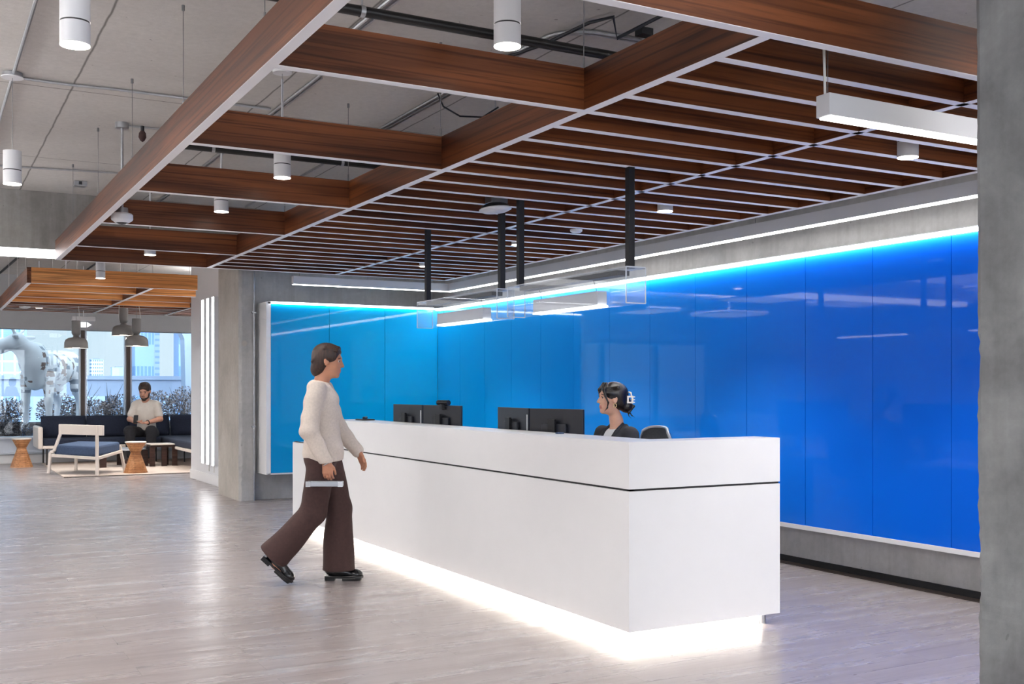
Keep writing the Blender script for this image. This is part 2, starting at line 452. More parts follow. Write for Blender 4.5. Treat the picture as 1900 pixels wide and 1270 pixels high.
# near side of the room, behind the camera: window wall looking onto the street
struct(MB().box(-6, 6.4, -4.2, -4., 0, .35).box(-6, 6.4, -4.2, -4., 3.1, CEIL), 'wall_front', 'white_paint')
xs = [-6, -3, 0, 3, 6.08]
for i in range(4):
    a, b = xs[i], xs[i+1]
    w = struct(MB().box(a-.04, a+.04, -4.16, -4.02, .35, 3.1).box(a, b, -4.15, -4.05, .35, .4).box(a, b, -4.15, -4.05, 3.05, 3.1), 'window_%d' % (i+9), 'dark_frame')
    build(MB().box(a+.04, b-.04, -4.11, -4.1, .4, 3.05), 'pane', 'window_glass', w)

# ------------------------------------------------------------------ timber canopies
BH = .20; BT = .05; EDGE = .002
def beam_mesh(L, T=BT):
    return MB().box(0, L, -T/2, T/2, EDGE, BH), MB().box(0, L, -T/2, T/2, 0, EDGE)
def add_beam(root, a, b, z, mat='walnut', T=BT, name='beam'):
    a = Vector(a); b = Vector(b); L = (b-a).length; ang = math.atan2(b.y-a.y, b.x-a.x)
    m1, m2 = beam_mesh(L, T)
    o = build(m1, name, mat, None, world=False); o.parent = root; o.location = XF[root].inverted() @ Vector((a.x, a.y, z)); o.rotation_euler = (0,0,ang)
    XF[o] = XF[root].copy()
    e = build(m2, 'edge_strip', 'silver_edge', None, world=False); e.parent = o; XF[e] = XF[root].copy()
    return o
Z0 = 2.70
can = thing('timber_canopy', 'large dark walnut beam canopy hung over the reception desk', 'ceiling canopy', (3.46, 7.5, Z0))
Y0, Y1, XL, XM, XR = 3.08, 11.99, 1.265, 2.795, 5.665
XC = 4.262
PY = (Y1-Y0)/28
add_beam(can, (XL, Y0+.0), (XL, Y1), Z0, 'walnut')
add_beam(can, (XM, Y0+.026), (XM, Y1-.026), Z0)
add_beam(can, (XC, Y0+.026), (XC, Y1-.026), Z0, T=.045)
add_beam(can, (XR, Y0), (XR, Y1), Z0)
for k in (4, 9, 14, 19, 24):
    add_beam(can, (XL+BT/2, Y0+k*PY), (XM-BT/2, Y0+k*PY), Z0)
for k in (0, 28): add_beam(can, (XL+BT/2, Y0+k*PY), (XR-BT/2, Y0+k*PY), Z0)
for k in range(1, 28):
    add_beam(can, (XM+BT/2, Y0+k*PY), (XR-BT/2, Y0+k*PY), Z0, name='slat')
for (x, y) in [(1.27, 6.03), (1.27, 7.63), (1.27, 9.2), (1.27, 10.8), (1.27, 4.45), (2.77, 4.33), (2.77, 5.93), (2.77, 7.53), (2.77, 9.1), (XC, 4.4), (XC, 7.5), (XC, 10.7), (5.66, 4.4), (5.66, 7.5), (5.66, 10.5)]:
    build(MB().tube([(x, y, Z0+BH), (x, y, CEIL)], .0022, 6).tube([(x, y, CEIL-.03), (x, y, CEIL)], .009, 8).tube([(x, y, Z0+BH), (x, y, Z0+BH+.05)], .005, 6), 'suspension_wire', 'wire_steel', can)
can2 = thing('timber_canopy', 'orange timber beam canopy hung over the lounge by the windows', 'ceiling canopy', (3.2, 17.4, Z0))
A0, A1 = 14.80, 20.22
for x, y_ in ((1.225, A0-.025), (2.72, A0+.026), (3.94, 17.1)): add_beam(can2, (x, y_), (x, A1), Z0)
for y, x1 in ((A0, 3.30), (15.9, 3.52), (17.05, 5.6), (18.1, 5.6)): add_beam(can2, (1.25, y), (x1, y), Z0, 'oak_orange')
for k in range(6): add_beam(can2, (1.25, 18.62+k*.32), (5.6, 18.62+k*.32), Z0, 'walnut', name='slat')
for (x, y) in [(1.24, 15.5), (1.24, 16.8), (1.24, 18.4), (1.5, 14.8), (2.72, 14.8), (3.2, 14.8)]:
    build(MB().tube([(x, y, Z0+BH), (x, y, CEIL)], .0035, 6), 'suspension_wire', 'white_cable', can2)

# ------------------------------------------------------------------ blue glass wall
FX, FY, GB, GT = 5.95, 12.835, .33, 2.385
wallg = thing('glass_wall_panel', 'long royal blue back-painted glass wall in a white frame behind the reception desk', 'wall panel', (6.0, 8.5, .3))
build(MB().box(FX+.02, W, 3.50, FY+.1, .30, .33).box(FX-.004, FX+.03, 3.50, FY, .295, GB), 'bottom_frame', 'white_frame', wallg, bevel=.002)
build(MB().box(FX-.004, W-.03, 3.50, FY, GT+.004, 2.412), 'top_frame', 'white_frame', wallg, bevel=.002)
build(MB().box(FX+.02, W, 3.50, 3.52, .33, 2.39), 'end_frame', 'white_frame', wallg)
build(MB().box(FX-.045, FX-.004, 3.52, FY-.045, 2.388, 2.410), 'led_profile', 'led_cove', wallg)
build(MB().box(FX-.060, W-.03, 3.50, FY, 2.411, 2.418), 'cover_strip', 'white_frame', wallg)
y = FY
for k in range(14):
    build(MB().box(FX, FX+.012, y-.667+.0025, y-.0025, GB, GT), 'pane', 'glass_blue', wallg); y -= .667
build(MB().box(FX+.014, FX+.03, 3.52, FY, GB, GT), 'backing', 'shadow_gap', wallg)
wallc = thing('glass_wall_panel', 'bright cyan back-painted glass panel in a white frame at the end wall', 'wall panel', (4.8, 13.0, .3))
build(MB().box(3.70, FX-.005, FY-.004, 13.25, .335, .352), 'bottom_frame', 'white_frame', wallc, bevel=.002)
build(MB().box(3.70, FX-.005, FY-.004, 13.25, 2.40, 2.425), 'top_frame', 'white_frame', wallc, bevel=.002)
build(MB().box(3.68, 3.735, FY-.004, 13.25, .335, 2.425), 'side_frame', 'white_frame', wallc, bevel=.002)
build(MB().box(3.74, FX-.065, FY-.022, FY-.004, 2.404, 2.418), 'led_profile', 'led_cove', wallc)
build(MB().box(3.70, FX-.061, FY-.032, 13.25, 2.426, 2.432), 'cover_strip', 'white_frame', wallc)
for k in range(3):
    a = 3.737+k*.7377
    build(MB().box(a+.0025, a+.735, FY, FY+.012, .355, 2.40), 'pane', 'glass_cyan', wallc)
build(MB().box(3.737, FX-.006, FY+.014, FY+.03, .353, 2.4), 'backing', 'shadow_gap', wallc)

# conduit on the grey column front
t = thing('wall_conduit', 'thin steel conduit running up the grey concrete column', 'pipe', (3.615, 13.14, 0))
build(MB().tube([(3.615, 13.135, 0), (3.615, 13.135, CEIL)], .011, 12), 'pipe', 'galvanised', t, smooth=True)
for z in (.9, 2.3): build(MB().box(3.59, 3.64, 13.12, 13.16, z, z+.02), 'clamp', 'galvanised', t)
tag(build(MB().tube([(3.5, 13.158, 1.93), (3.5, 13.150, 1.93)], .035, 24), 'cover_plate', 'concrete_pale'), 'small round pale cover plate on the grey column', 'cover plate')

# ------------------------------------------------------------------ linear lights
def bar_light(mb_body, mb_led, label, cat, loc, wires=(), led='led_white', body='fixture_white', grp=None, name='linear_light'):
    t = thing(name, label, cat, loc, 0, grp)
    build(mb_body, 'housing', body, t, bevel=.002)
    build(mb_led, 'diffuser', led, t)
    for a, b, r, m in wires: build(MB().tube([a, b], r, 6), 'suspension_wire', m, t)
    return t
zt, zb = 2.685, 2.592
bar_light(MB().box(5.80, 5.88, 3.4, 12.2, zb, zt).box(3.82, 5.88, 12.2, 12.28, zb, zt),
          MB().box(5.806, 5.874, 3.41, 12.206, zb-.006, zb).box(3.826, 5.874, 12.206, 12.274, zb-.006, zb),
          'long white L-shaped linear light hung along the concrete above the glass walls', 'linear light', (5.8, 12.2, zb),
          [((x, 12.24, zt), (x, 12.24, CEIL), .002, 'wire_steel') for x in (3.9, 4.75, 5.55)] + [((5.84, y_, zt), (5.84, y_, CEIL), .002, 'wire_steel') for y_ in (4.3, 6.6, 8.9, 11.2)])
# right hand pendant below the front beam
bar_light(MB().box(3.235, 4.9, 3.215, 3.29, 2.490, 2.58), MB().box(3.25, 4.885, 3.22, 3.285, 2.484, 2.49),
          'white rectangular linear pendant cropped by the right concrete column', 'linear light', (4.0, 3.25, 2.49),
          [((3.27, 3.26, 2.58), (3.27, 3.26, CEIL), .0015, 'wire_steel')])
tc = [(3.245, 3.25, 2.58), (3.243, 3.25, 2.64), (3.225, 3.235, 2.74), (3.215, 3.23, 2.83), (3.215, 3.23, CEIL)]
tag(build(MB().tube(tc, .0055, 8), 'power_cable', 'white_cable', smooth=True), 'white power cable dropping to the right linear pendant', 'cable')
bar_light(MB().box(-3.5, 1.5, 12.2, 12.28, 2.752, 2.83), MB().box(-3.5, 1.5, 12.19, 12.2, 2.748, 2.826).box(-3.5, 1.5, 12.2, 12.28, 2.742, 2.752),
          'glowing linear light under the concrete beam at the left', 'linear light', (-1, 12.24, 2.74),
          [((x, 12.24, 2.83), (x, 12.24, CEIL), .002, 'wire_steel') for x in (.2,)], led='led_soft')
# vertical light bars on the stub wall
for k, (y_, lab) in enumerate([(15.80, 'vertical white light bar on the stub wall, farthest from the concrete column'), (15.50, 'vertical white light bar, middle of the three on the stub wall'),
                          (15.19, 'vertical white light bar with a visible grey side, nearest of the three'), (14.62, 'added light bar standing in for the bright gap behind the concrete column')]):  # last bar is added to make the gap by the column bright
    t = thing('wall_light_bar', lab, 'wall light', (3.68, y_, .3), 0, 'vertical light bars on the stub wall')
    p = .10
    build(MB().box(3.70-p+.004, 3.70, y_-.055, y_+.055, .30, 2.655), 'housing', 'fixture_white', t)
    build(MB().box(3.70-p-.004, 3.70-p+.004, y_-.052, y_+.052, .303, 2.652), 'diffuser', 'led_wallbar', t)
    build(MB().box(3.688, 3.70, y_-.006, y_+.006, .18, .3), 'cable', 'white_cable', t)

# ------------------------------------------------------------------ clear boxed pendants over the desk
def boxed_pendant(y0, y1, ly0, ly1, label):
    t = thing('boxed_pendant', label, 'pendant light', (3.73, (y0+y1)/2, 1.885), 0, 'clear boxed pendants over the desk')
    X = 3.73; w = .07; z0, z1 = 1.885, 2.095
    for yy in (y0+.06, y1-.06):
        build(MB().box(X-.021, X+.021, yy-.021, yy+.021, z1, 2.72), 'post', 'black_metal', t, bevel=.002)
    h = build(MB().box(X-w, X-w+.004, y0, y1, z0, z1).box(X+w-.004, X+w, y0, y1, z0, z1).box(X-w+.004, X+w-.004, y0, y0+.004, z0, z1).box(X-w+.004, X+w-.004, y1-.004, y1, z0, z1)
          .box(X-w, X+w, y0, y1, z1-.002, z1+.004), 'clear_case', 'acrylic', t)
    e = MB()
    for sx in (-1, 1):
        for yy in (y0, y1): e.box(X+sx*w-.003, X+sx*w+.003, yy-.003, yy+.003, z0, z1)
        e.box(X+sx*w-.002, X+sx*w+.002, y0, y1, z1, z1+.006)
    for yy in (y0, y1): e.box(X-w, X+w, yy-.003, yy+.003, z0-.003, z0+.003).box(X-w, X+w, yy-.003, yy+.003, z1, z1+.008)
    build(e, 'case_edge', 'acrylic_edge', h)
    build(MB().box(X-.045, X+.045, y0+.13, y1-.13, z1-.034, z1-.004), 'top_rail', 'black_metal', t)
    b = build(MB().box(X-.035, X+.035, ly0, ly1, z0+.012, z0+.10), 'light_bar', 'fixture_white', t, bevel=.002)
    build(MB().box(X-.036, X+.036, ly0-.01, ly1+.0, z0+.0, z0+.012), 'diffuser', 'led_white', b)
    for yy in (ly0+.06, ly1-.06): build(MB().tube([(X, yy+.05, z1-.01), (X, yy, z0+.10)], .0025, 6), 'hanger', 'black_cable', t)
boxed_pendant(6.88, 8.30, 7.17, 7.98, 'farther clear boxed light bar hung from two black posts over the desk')
boxed_pendant(5.26, 6.72, 5.62, 6.42, 'nearer clear boxed light bar hung from two black posts over the desk')

# ------------------------------------------------------------------ cylinder downlights
def downlight(x, y, z, label, power=22, wire=False, L=.22, full=True, R=.057):
    t = thing('cylinder_downlight', label, 'downlight', (x, y, z), 0, 'white cylinder downlights')
    ring = z+.092
    build(MB().lathe([(R-.006, z+.002), (R, z+.004), (R, ring-.003)], (x, y, 0), 36).lathe([(R, ring+.003), (R, z+L), (0.001, z+L)], (x, y, 0), 36), 'housing', 'fixture_white', t, smooth=True)
    build(MB().lathe([(R-.002, ring-.004), (R-.002, ring+.004)], (x, y, 0), 36), 'shadow_ring', 'shadow_gap', t)
    build(MB().lathe([(R-.001, z+.001), (R-.012, z+.000), (R-.016, z+.012), (.001, z+.014)], (x, y, 0), 32), 'diffuser', 'led_warm', t, smooth=True)
    if wire:
        build(MB().tube([(x, y, z+L), (x, y, CEIL)], .0022, 6), 'cable', 'wire_steel', t)
        build(MB().tube([(x, y, CEIL-.03), (x, y, CEIL-.004)], .065, 24), 'canopy', 'galvanised', t, smooth=True)
        build(MB().tube([(x, y, CEIL-.036), (x, y, CEIL-.03)], .07, 24), 'canopy_plate', 'plastic_white', t, smooth=True)
    else: build(MB().tube([(x, y, z+L), (x, y, CEIL)], .008, 8), 'stem', 'fixture_white', t)
    lamp(t, 'SPOT', (x, y, z-.005), power, spot_size=math.radians(95), spot_blend=.6, shadow_soft_size=.04, color=(1, .96, .9))
    return t
DL = [(.54, 4.53, 2.72, 'large white cylinder pendant at the top left corner of the view', True),
      (.55, 7.86, 2.73, 'white cylinder pendant on a thin wire near the left edge', True),
      (2.15, 3.95, 2.80, 'white cylinder downlight in front of the black pipe at the top middle', False),
      (2.16, 7.15, 2.80, 'white cylinder downlight between the second and third cross beams of the walnut canopy', False),
      (2.16, 8.82, 2.81, 'white cylinder downlight between the third and fourth cross beams', False),
      (2.08, 11.45, 2.74, 'small white cylinder downlight before the far cross beam', False),
      (2.03, 14.5, 2.77, 'white cylinder downlight against the orange front beam of the lounge canopy', False),
      (1.97, 17.6, 2.745, 'tiny white downlight inside the lounge canopy bay at the left', False),
      (4.84, 4.22, 2.665, 'white downlight poking through the slats below the right linear pendant', False),
      (4.86, 6.48, 2.69, 'white downlight between slats right of the nearest black post', False),
      (4.80, 8.62, 2.685, 'small lit downlight between the slats behind the black posts', False),
      (4.77, 10.62, 2.685, 'farthest small lit downlight between the slats', False),
      (1.75, 19.3, 2.70, 'small lit downlight in the slats of the lounge canopy, at left', False),
      (4.35, 19.0, 2.70, 'small lit downlight in the slats of the lounge canopy beside the stub wall', False)]
for (x, y, z, lab, w) in DL: downlight(x, y, z, lab, 50 if x > 4.5 and y < 13 else 40, w)

# things between the slats and on the ceiling
t = thing('ceiling_speaker', 'round pale grey disc speaker tilted below the slats beside the black posts', 'speaker', (3.62, 6.83, 2.62))
def disc_xf(c, tilt):
    return Matrix.Translation(c) @ Euler(tilt).to_matrix().to_4x4()
mb = MB().lathe([(.001, -.022), (.05, -.020), (.09, -.012), (.116, .0), (.118, .006), (.112, .012)], (0,0,0), 40)
mb.bm.transform(disc_xf((3.62, 6.83, 2.655), (math.radians(-4), math.radians(-4), 0))); build(mb, 'grille', 'plastic_white', t, smooth=True)
mb = MB().lathe([(.112, .012), (.09, .035), (.06, .045), (.001, .05)], (0,0,0), 32); mb.bm.transform(disc_xf((3.62, 6.83, 2.655), (math.radians(-4), math.radians(-4), 0))); build(mb, 'back_can', 'black_metal', t, smooth=True)
build(MB().box(3.56, 3.69, 6.77, 6.88, 2.70, 2.78), 'mount_box', 'galvanised', t, bevel=.003)
build(MB().tube([(3.62, 6.83, 2.78), (3.62, 6.83, CEIL)], .006, 8), 'rod', 'galvanised', t)
t = thing('smoke_detector', 'small white smoke detector disc between the slats', 'smoke detector', (4.80, 7.62, 2.68))
build(MB().lathe([(.001, 2.672), (.035, 2.674), (.05, 2.685), (.052, 2.70), (.03, 2.702), (.001, 2.702)], (4.80, 7.62, 0), 28), 'body', 'plastic_white', t, smooth=True)
build(MB().tube([(4.80, 7.62, 2.70), (4.80, 7.62, CEIL)], .006, 8), 'rod', 'galvanised', t)
for (x, y, lab) in [(1.52, 19.1, 'white detector disc in the slats at the left of the lounge canopy'), (4.25, 18.4, 'white detector disc in the lounge canopy near the stub wall')]:
    tag(build(MB().lathe([(.001, 2.672), (.04, 2.675), (.085, 2.685), (.087, 2.70), (.02, 2.702), (.02, 2.9), (.001, 2.9)], (x, y, 0), 28), 'smoke_detector', 'plastic_white', smooth=True), lab, 'smoke detector')
t = thing('dome_camera', 'white dome security camera on a steel pole beside the left canopy beam', 'security camera', (1.41, 8.93, 2.66))
cx, cy = 1.41, 8.93
build(MB().lathe([(.05, 2.682), (.078, 2.702), (.083, 2.71), (.083, 2.745), (.07, 2.757), (.001, 2.76)], (cx, cy, 0), 36), 'housing', 'plastic_white', t, smooth=True)
build(MB().lathe([(.001, 2.668), (.025, 2.672), (.048, 2.684), (.056, 2.694)], (cx, cy, 0), 28), 'lens_dome', 'lens_dark', t, smooth=True)
build(MB().lathe([(.001, 2.8), (.045, 2.8), (.047, 2.757)], (cx, cy, 0), 24), 'junction_can', 'galvanised', t, smooth=True)
build(MB().tube([(cx, cy, 2.80), (cx, cy, CEIL)], .011, 12), 'pole', 'galvanised', t, smooth=True)
build(MB().tube([(cx, cy, CEIL-.045), (cx, cy, CEIL)], .052, 20), 'ceiling_box', 'galvanised', t, smooth=True)
t = thing('sprinkler_head', 'brown capped sprinkler fitting peeking above the left canopy beam', 'sprinkler', (1.24, 7.08, 2.93))
build(MB().lathe([(.001, 2.93), (.014, 2.94), (.024, 2.96), (.022, 2.985), (.012, 3.0)], (1.24, 7.08, 0), 16), 'cup', 'trouser_brown', t, smooth=True)
build(MB().tube([(1.24, 7.08, 3.0), (1.24, 7.08, 3.03)], .012, 8), 'cap', 'black_metal', t)
for (a, lab) in [((2.10, 6.95), 'white round ceiling rose above the first cross beam bay')]:
    t = thing('ceiling_rose', lab, 'ceiling rose', (a[0], a[1], CEIL-.02))
    build(MB().lathe([(.001, CEIL-.022), (.062, CEIL-.02), (.065, CEIL-.002)], (a[0], a[1], 0), 28), 'plate', 'plastic_white', t, smooth=True)
    build(MB().tube([(a[0], a[1], 2.95), (a[0], a[1], CEIL-.02)], .0016, 6), 'wire', 'wire_steel', t)
t = thing('junction_box', 'small galvanised junction box on the ceiling above the left beam', 'junction box', (1.45, 11.69, CEIL-.05))
build(MB().box(1.38, 1.5, 11.62, 11.74, CEIL-.05, CEIL-.001), 'box', 'galvanised', t, bevel=.003)
build(MB().box(1.42, 1.45, 11.60, 11.62, CEIL-.04, CEIL-.01), 'knockout', 'lens_dark', t)
t = thing('junction_box', 'round grey junction can on the ceiling at the end of the curved conduits', 'junction box', (3.80, 5.22, CEIL-.05))
build(MB().tube([(3.80, 5.22, CEIL-.05), (3.80, 5.22, CEIL-.001)], .055, 22), 'box', 'galvanised', t, smooth=True)
build(MB().box(3.66, 3.74, 5.10, 5.17, CEIL-.04, CEIL-.001), 'clip', 'black_metal', t)
# pipes
def hung_pipe(y, x0, x1, z, r, lab, hx):
    t = thing('ceiling_pipe', lab, 'pipe', ((x0+x1)/2, y, z-r))
    build(MB().tube([(x0, y, z), (x1, y, z)], r, 18), 'pipe', 'black_pipe', t, smooth=True)
    for h in hx:
        hg = build(MB().lathe([(r+.003, -.012), (r+.003, .012)], (0,0,0), 18), 'hanger', 'galvanised', t, world=False)
        hg.rotation_euler = (0, PI/2, 0); hg.location = XF[t].inverted() @ Vector((h, y, z))
        build(MB().tube([(h, y, z+r), (h, y, CEIL)], .005, 6), 'rod', 'galvanised', t)
hung_pipe(4.92, 1.32, 6, 3.2, .026, 'thick black pipe crossing above the first bay of the walnut canopy', (1.88, 3.9))
hung_pipe(8.30, 1.72, 6, 3.2, .024, 'black pipe crossing above the third bay of the walnut canopy', (1.97, 4.0, 3.0))
hung_pipe(16.2, -6, 3.6, 3.2, .024, 'black pipe above the lounge canopy', (1.0, 3.0))
def conduit(pts, r, lab, m='galvanised', n=8, name='ceiling_conduit', cat='conduit'):
    tag(build(MB().tube(pts, r, n), name, m, smooth=True), lab, cat)
zc = CEIL-.014
conduit([(.555, -3.5, zc), (.555, 12.4, zc)], .011, 'steel conduit running along the ceiling through the left round canopies')
conduit([(.6, 7.92, zc), (.9, 7.93, zc), (1.2, 7.9, zc), (2.3, 7.9, zc)], .010, 'steel conduit crossing the ceiling from the left round canopy')
conduit([(-3, 11.15, zc), (.7, 11.12, zc), (1.2, 11.05, zc), (1.6, 10.98, zc), (2.4, 10.9, zc)], .009, 'thin conduit crossing the ceiling near the concrete beam')
conduit([(1.46, 8.95, zc), (1.8, 8.93, zc), (2.4, 8.93, zc)], .009, 'short conduit leading from the dome camera box')
conduit([(2.34, 6.75, zc), (2.34, 12.4, zc)], .011, 'pair conduit above the bays left of the middle beam')
conduit([(2.37, 6.95, zc), (2.37, 12.4, zc)], .008, 'thinner pair conduit above the bays left of the middle beam')
conduit([(2.21, -3, zc), (2.21, 6.2, zc)], .012, 'steel conduit passing above the black pipe at top')
conduit([(2.25, -3, zc), (2.25, 6.2, zc)], .008, 'thin conduit beside the one above the black pipe')
conduit([(3.29, 6.5, zc), (3.29, 8.6, zc), (3.29, 12.3, zc)], .011, 'conduit above the middle of the walnut canopy')
for dx, r, lab in ((0, .011, 'outer curved conduit bending to the round junction can'), (.04, .009, 'inner curved conduit bending to the round junction can')):
    P = [(3.24+dx, 8.1, zc), (3.24+dx, 5.8, zc), (3.25+dx, 5.6, zc)]
    for k in range(8):
        a = PI - k/7*PI/2; P.append((3.25+dx+(.26-dx)*(1+math.cos(a)), 5.5+(-.0)-(.24-dx)*math.sin(a)+.02, zc))
    P.append((3.78, 5.27+dx, zc))
    conduit(P, r, lab)
conduit([(3.22, 6.0, zc), (3.27, 5.55, CEIL-.04), (3.33, 5.15, CEIL-.02), (3.38, 4.98, CEIL-.03), (3.50, 5.12, CEIL-.09), (3.62, 4.85, CEIL-.02)], .011, 'loose dark blue cable sagging below the ceiling at top', 'black_cable', name='loose_cable', cat='cable')
conduit([(3.2, 6.9, CEIL-.02), (3.22, 6.85, CEIL-.12), (3.30, 6.75, CEIL-.2), (3.45, 6.7, CEIL-.2), (3.6, 6.75, CEIL-.1)], .006, 'dark blue cable loop hanging above the second bay', 'black_cable', name='loose_cable', cat='cable')
for k, y_ in enumerate((14.0, 15.2, 17.1)):
    conduit([(-5, y_, CEIL-.03-.04*k), (1.1, y_, CEIL-.03-.04*k)], .012, ['pale conduit at far left before the lounge canopy', 'second pale conduit at far left', 'farthest pale conduit at far left'][k])
conduit([(1.6, 13.1, zc), (1.3, 21.5, zc)], .02, 'dark trunking running toward the windows on the ceiling', 'black_metal')
conduit([(2.6, 13.1, zc), (2.6, 21.5, zc)], .015, 'second dark trunking running toward the windows', 'black_metal')
for (x, y, lab) in [(2.5, 17.0, 'galvanised ceiling box above the orange beam, left one'), (3.05, 16.9, 'galvanised ceiling box above the orange beam, middle one'), (3.3, 17.2, 'galvanised ceiling box above the orange beam, right one')]:
    tag(build(MB().box(x-.08, x+.08, y-.06, y+.06, CEIL-.07, CEIL-.001), 'junction_box', 'galvanised', bevel=.003), lab, 'junction box')

# ------------------------------------------------------------------ reception desk
DX0, DX1, DY0, DY1 = 3.36, 4.433, 4.80, 10.76
SE = .828
desk = thing('reception_desk', 'long white reception counter with a glowing plinth in front of the blue glass wall', 'reception desk', (3.9, 7.8, 0))
def shell(z0, z1, y1, th=.03):
    return MB().box(DX0, DX0+th, DY0, y1, z0, z1).box(DX0+th, DX1, DY0, DY0+th, z0, z1)
UY = 9.62
build(shell(SE+.006, 1.09-.02, UY), 'upper_panel', 'white_solid', desk)
mb = MB().box(DX0, DX0+.30, DY0+.0, UY, 1.07, 1.09).box(DX0+.30, DX1, DY0, DY0+.22, 1.07, 1.09)
build(mb, 'counter_top', 'white_solid', desk)
build(MB().box(DX0+.03, DX0+.30, UY-.03, UY, SE, 1.07), 'upper_end_panel', 'white_solid', desk)
build(MB().box(DX0+.012, DX0+.04, DY0+.012, DY1-.01, SE-.01, SE+.01).box(DX0+.012, DX1, DY0+.012, DY0+.04, SE-.01, SE+.01), 'shadow_gap', 'shadow_gap', desk)
build(shell(.062, SE-.006, DY1), 'lower_panel', 'white_solid', desk)
build(MB().box(DX0+.03, DX1, DY1-.03, DY1, .062, SE-.006), 'end_panel', 'white_solid', desk)
build(MB().box(DX0, DX0+.30, UY+.002, DY1, SE-.006, SE+.004).box(DX0+.3, DX0+.9, UY+.002, DY1, SE-.006, SE+.004), 'low_counter', 'white_solid', desk)
build(MB().box(DX0+.28, DX0+.31, DY0+.2, UY, .74, 1.07), 'inner_panel', 'white_solid', desk)
build(MB().box(DX0+.31, DX1-.08, DY0+.23, DY1-.1, .715, .745), 'work_surface', 'white_solid', desk)
for (ya, yb) in ((5.05, 5.6), (7.35, 7.75), (9.6, 10.1)):
    d_ = build(MB().box(DX0+.35, DX1-.12, ya, yb, .08, .71), 'drawer_unit', 'white_solid', desk, bevel=.003)
    for z_ in (.3, .5, .66): build(MB().box(DX1-.125, DX1-.112, ya+.1, yb-.1, z_, z_+.012), 'handle', 'galvanised', d_)
build(MB().box(DX0+.06, DX0+.09, DY0+.06, DY1-.06, 0, .062).box(DX0+.09, DX1-.08, DY0+.06, DY0+.09, 0, .062).box(DX0+.03, DX1-.03, DY0+.03, DY1-.03, .064, .08), 'plinth', 'white_solid', desk)
build(MB().box(DX0+.045, DX0+.058, DY0+.045, DY1-.1, .050, .060).box(DX0+.06, DX1-.1, DY0+.045, DY0+.058, .050, .060), 'plinth_light', 'led_plinth', desk)
build(MB().tube([(DX1-.085, DY0+.055, 0), (DX1-.085, DY0+.055, .062)], .02, 14), 'foot', 'galvanised', desk, smooth=True)

# monitors
def screen(p0, p1, ztop, label, webcam=False):
    a = Vector((*p0, 0)); b = Vector((*p1, 0)); mid = (a+b)/2; L = (b-a).length
    ang = math.atan2(b.y-a.y, b.x-a.x)
    t = thing('monitor', label, 'monitor', (mid.x, mid.y, .745), ang, 'monitors standing on the reception desk')
    z1 = ztop-.745; h = .33
    # local: x along the screen, +y is toward the viewer side of the glass (the back faces -y side or +y side)
    s_ = 1   # back of the screen points to local +y
    back = MB().box(-L/2, L/2, -.012, .006, z1-h, z1)
    build(back, 'shell', 'monitor_shell', t, world=False, bevel=.002)
    build(MB().box(-L/2+.008, L/2-.008, -.0135, -.012, z1-h+.012, z1-.008), 'screen', 'screen_glass', t, world=False)
    build(MB().box(-.12, .12, .006, .03, z1-h+.07, z1-.1), 'back_bulge', 'monitor_shell', t, world=False, bevel=.006)
    build(MB().box(-.035, .035, .03, .05, .01, z1-.07).box(-.022, .022, .018, .03, z1-.2, z1-.08), 'stand_neck', 'black_metal', t, world=False, bevel=.002)
    build(MB().box(-.11, .11, -.07, .10, .0, .012), 'stand_base', 'black_metal', t, world=False, bevel=.004)
    return t
m1 = screen((3.86, 6.04), (3.755, 6.56), 1.24, 'right dark monitor of the pair nearest the seated receptionist')
m2 = screen((3.755, 6.58), (3.80, 7.12), 1.24, 'left dark monitor of the pair nearest the seated receptionist')
m3 = screen((3.816, 7.78), (3.735, 8.33), 1.24, 'dark monitor carrying the black webcam in the farther pair')
m4 = screen((3.735, 8.36), (3.70, 8.90), 1.24, 'leftmost dark monitor of the farther pair')
for m_ in (m2, m4):
    L_ = .54; build(MB().box(-L_/2+.012, -L_/2+.026, .0055, .0075, .34, .45), 'badge', 'plastic_white', m_, world=False)
t = thing('webcam', 'black webcam clipped on top of a monitor', 'webcam', (3.775, 8.02, 1.24))
build(MB().tube([(3.755, 8.09, 1.262), (3.79, 7.96, 1.262)], .021, 16), 'body', 'black_metal', t, smooth=True)
build(MB().box(3.745, 3.80, 8.0, 8.05, 1.205, 1.25), 'clip', 'black_metal', t, bevel=.003)
t = thing('telephone', 'low dark phone handset edge showing left of the farther monitors', 'telephone', (3.72, 9.35, 1.09))
build(MB().box(3.50, 3.62, 9.15, 9.33, 1.09, 1.102), 'base', 'black_metal', t, bevel=.003)
build(MB().tube([(3.52, 9.17, 1.112), (3.60, 9.31, 1.112)], .012, 10), 'handset', 'black_metal', t, smooth=True)
for (y_, lab) in ((6.72, 'dark keyboard in front of the receptionist'), (8.3, 'dark keyboard at the empty workplace')):
    t = thing('keyboard', lab, 'keyboard', (4.12, y_, .745))
    build(MB().box(4.05, 4.19, y_-.21, y_+.21, .745, .757), 'tray', 'black_metal', t, bevel=.003)
    mk = MB()
    for i in range(5):
        for j in range(14): mk.box(4.058+i*.026, 4.08+i*.026, y_-.2+j*.0288, y_-.176+j*.0288, .757, .762)
    build(mk, 'keys', 'monitor_shell', t)
tag(build(MB().box(3.56, 3.60, 5.86, 5.90, 1.09, 1.10), 'sticky_pad', 'blue_fabric'), 'tiny blue item on the counter beside the near monitor', 'desk item')

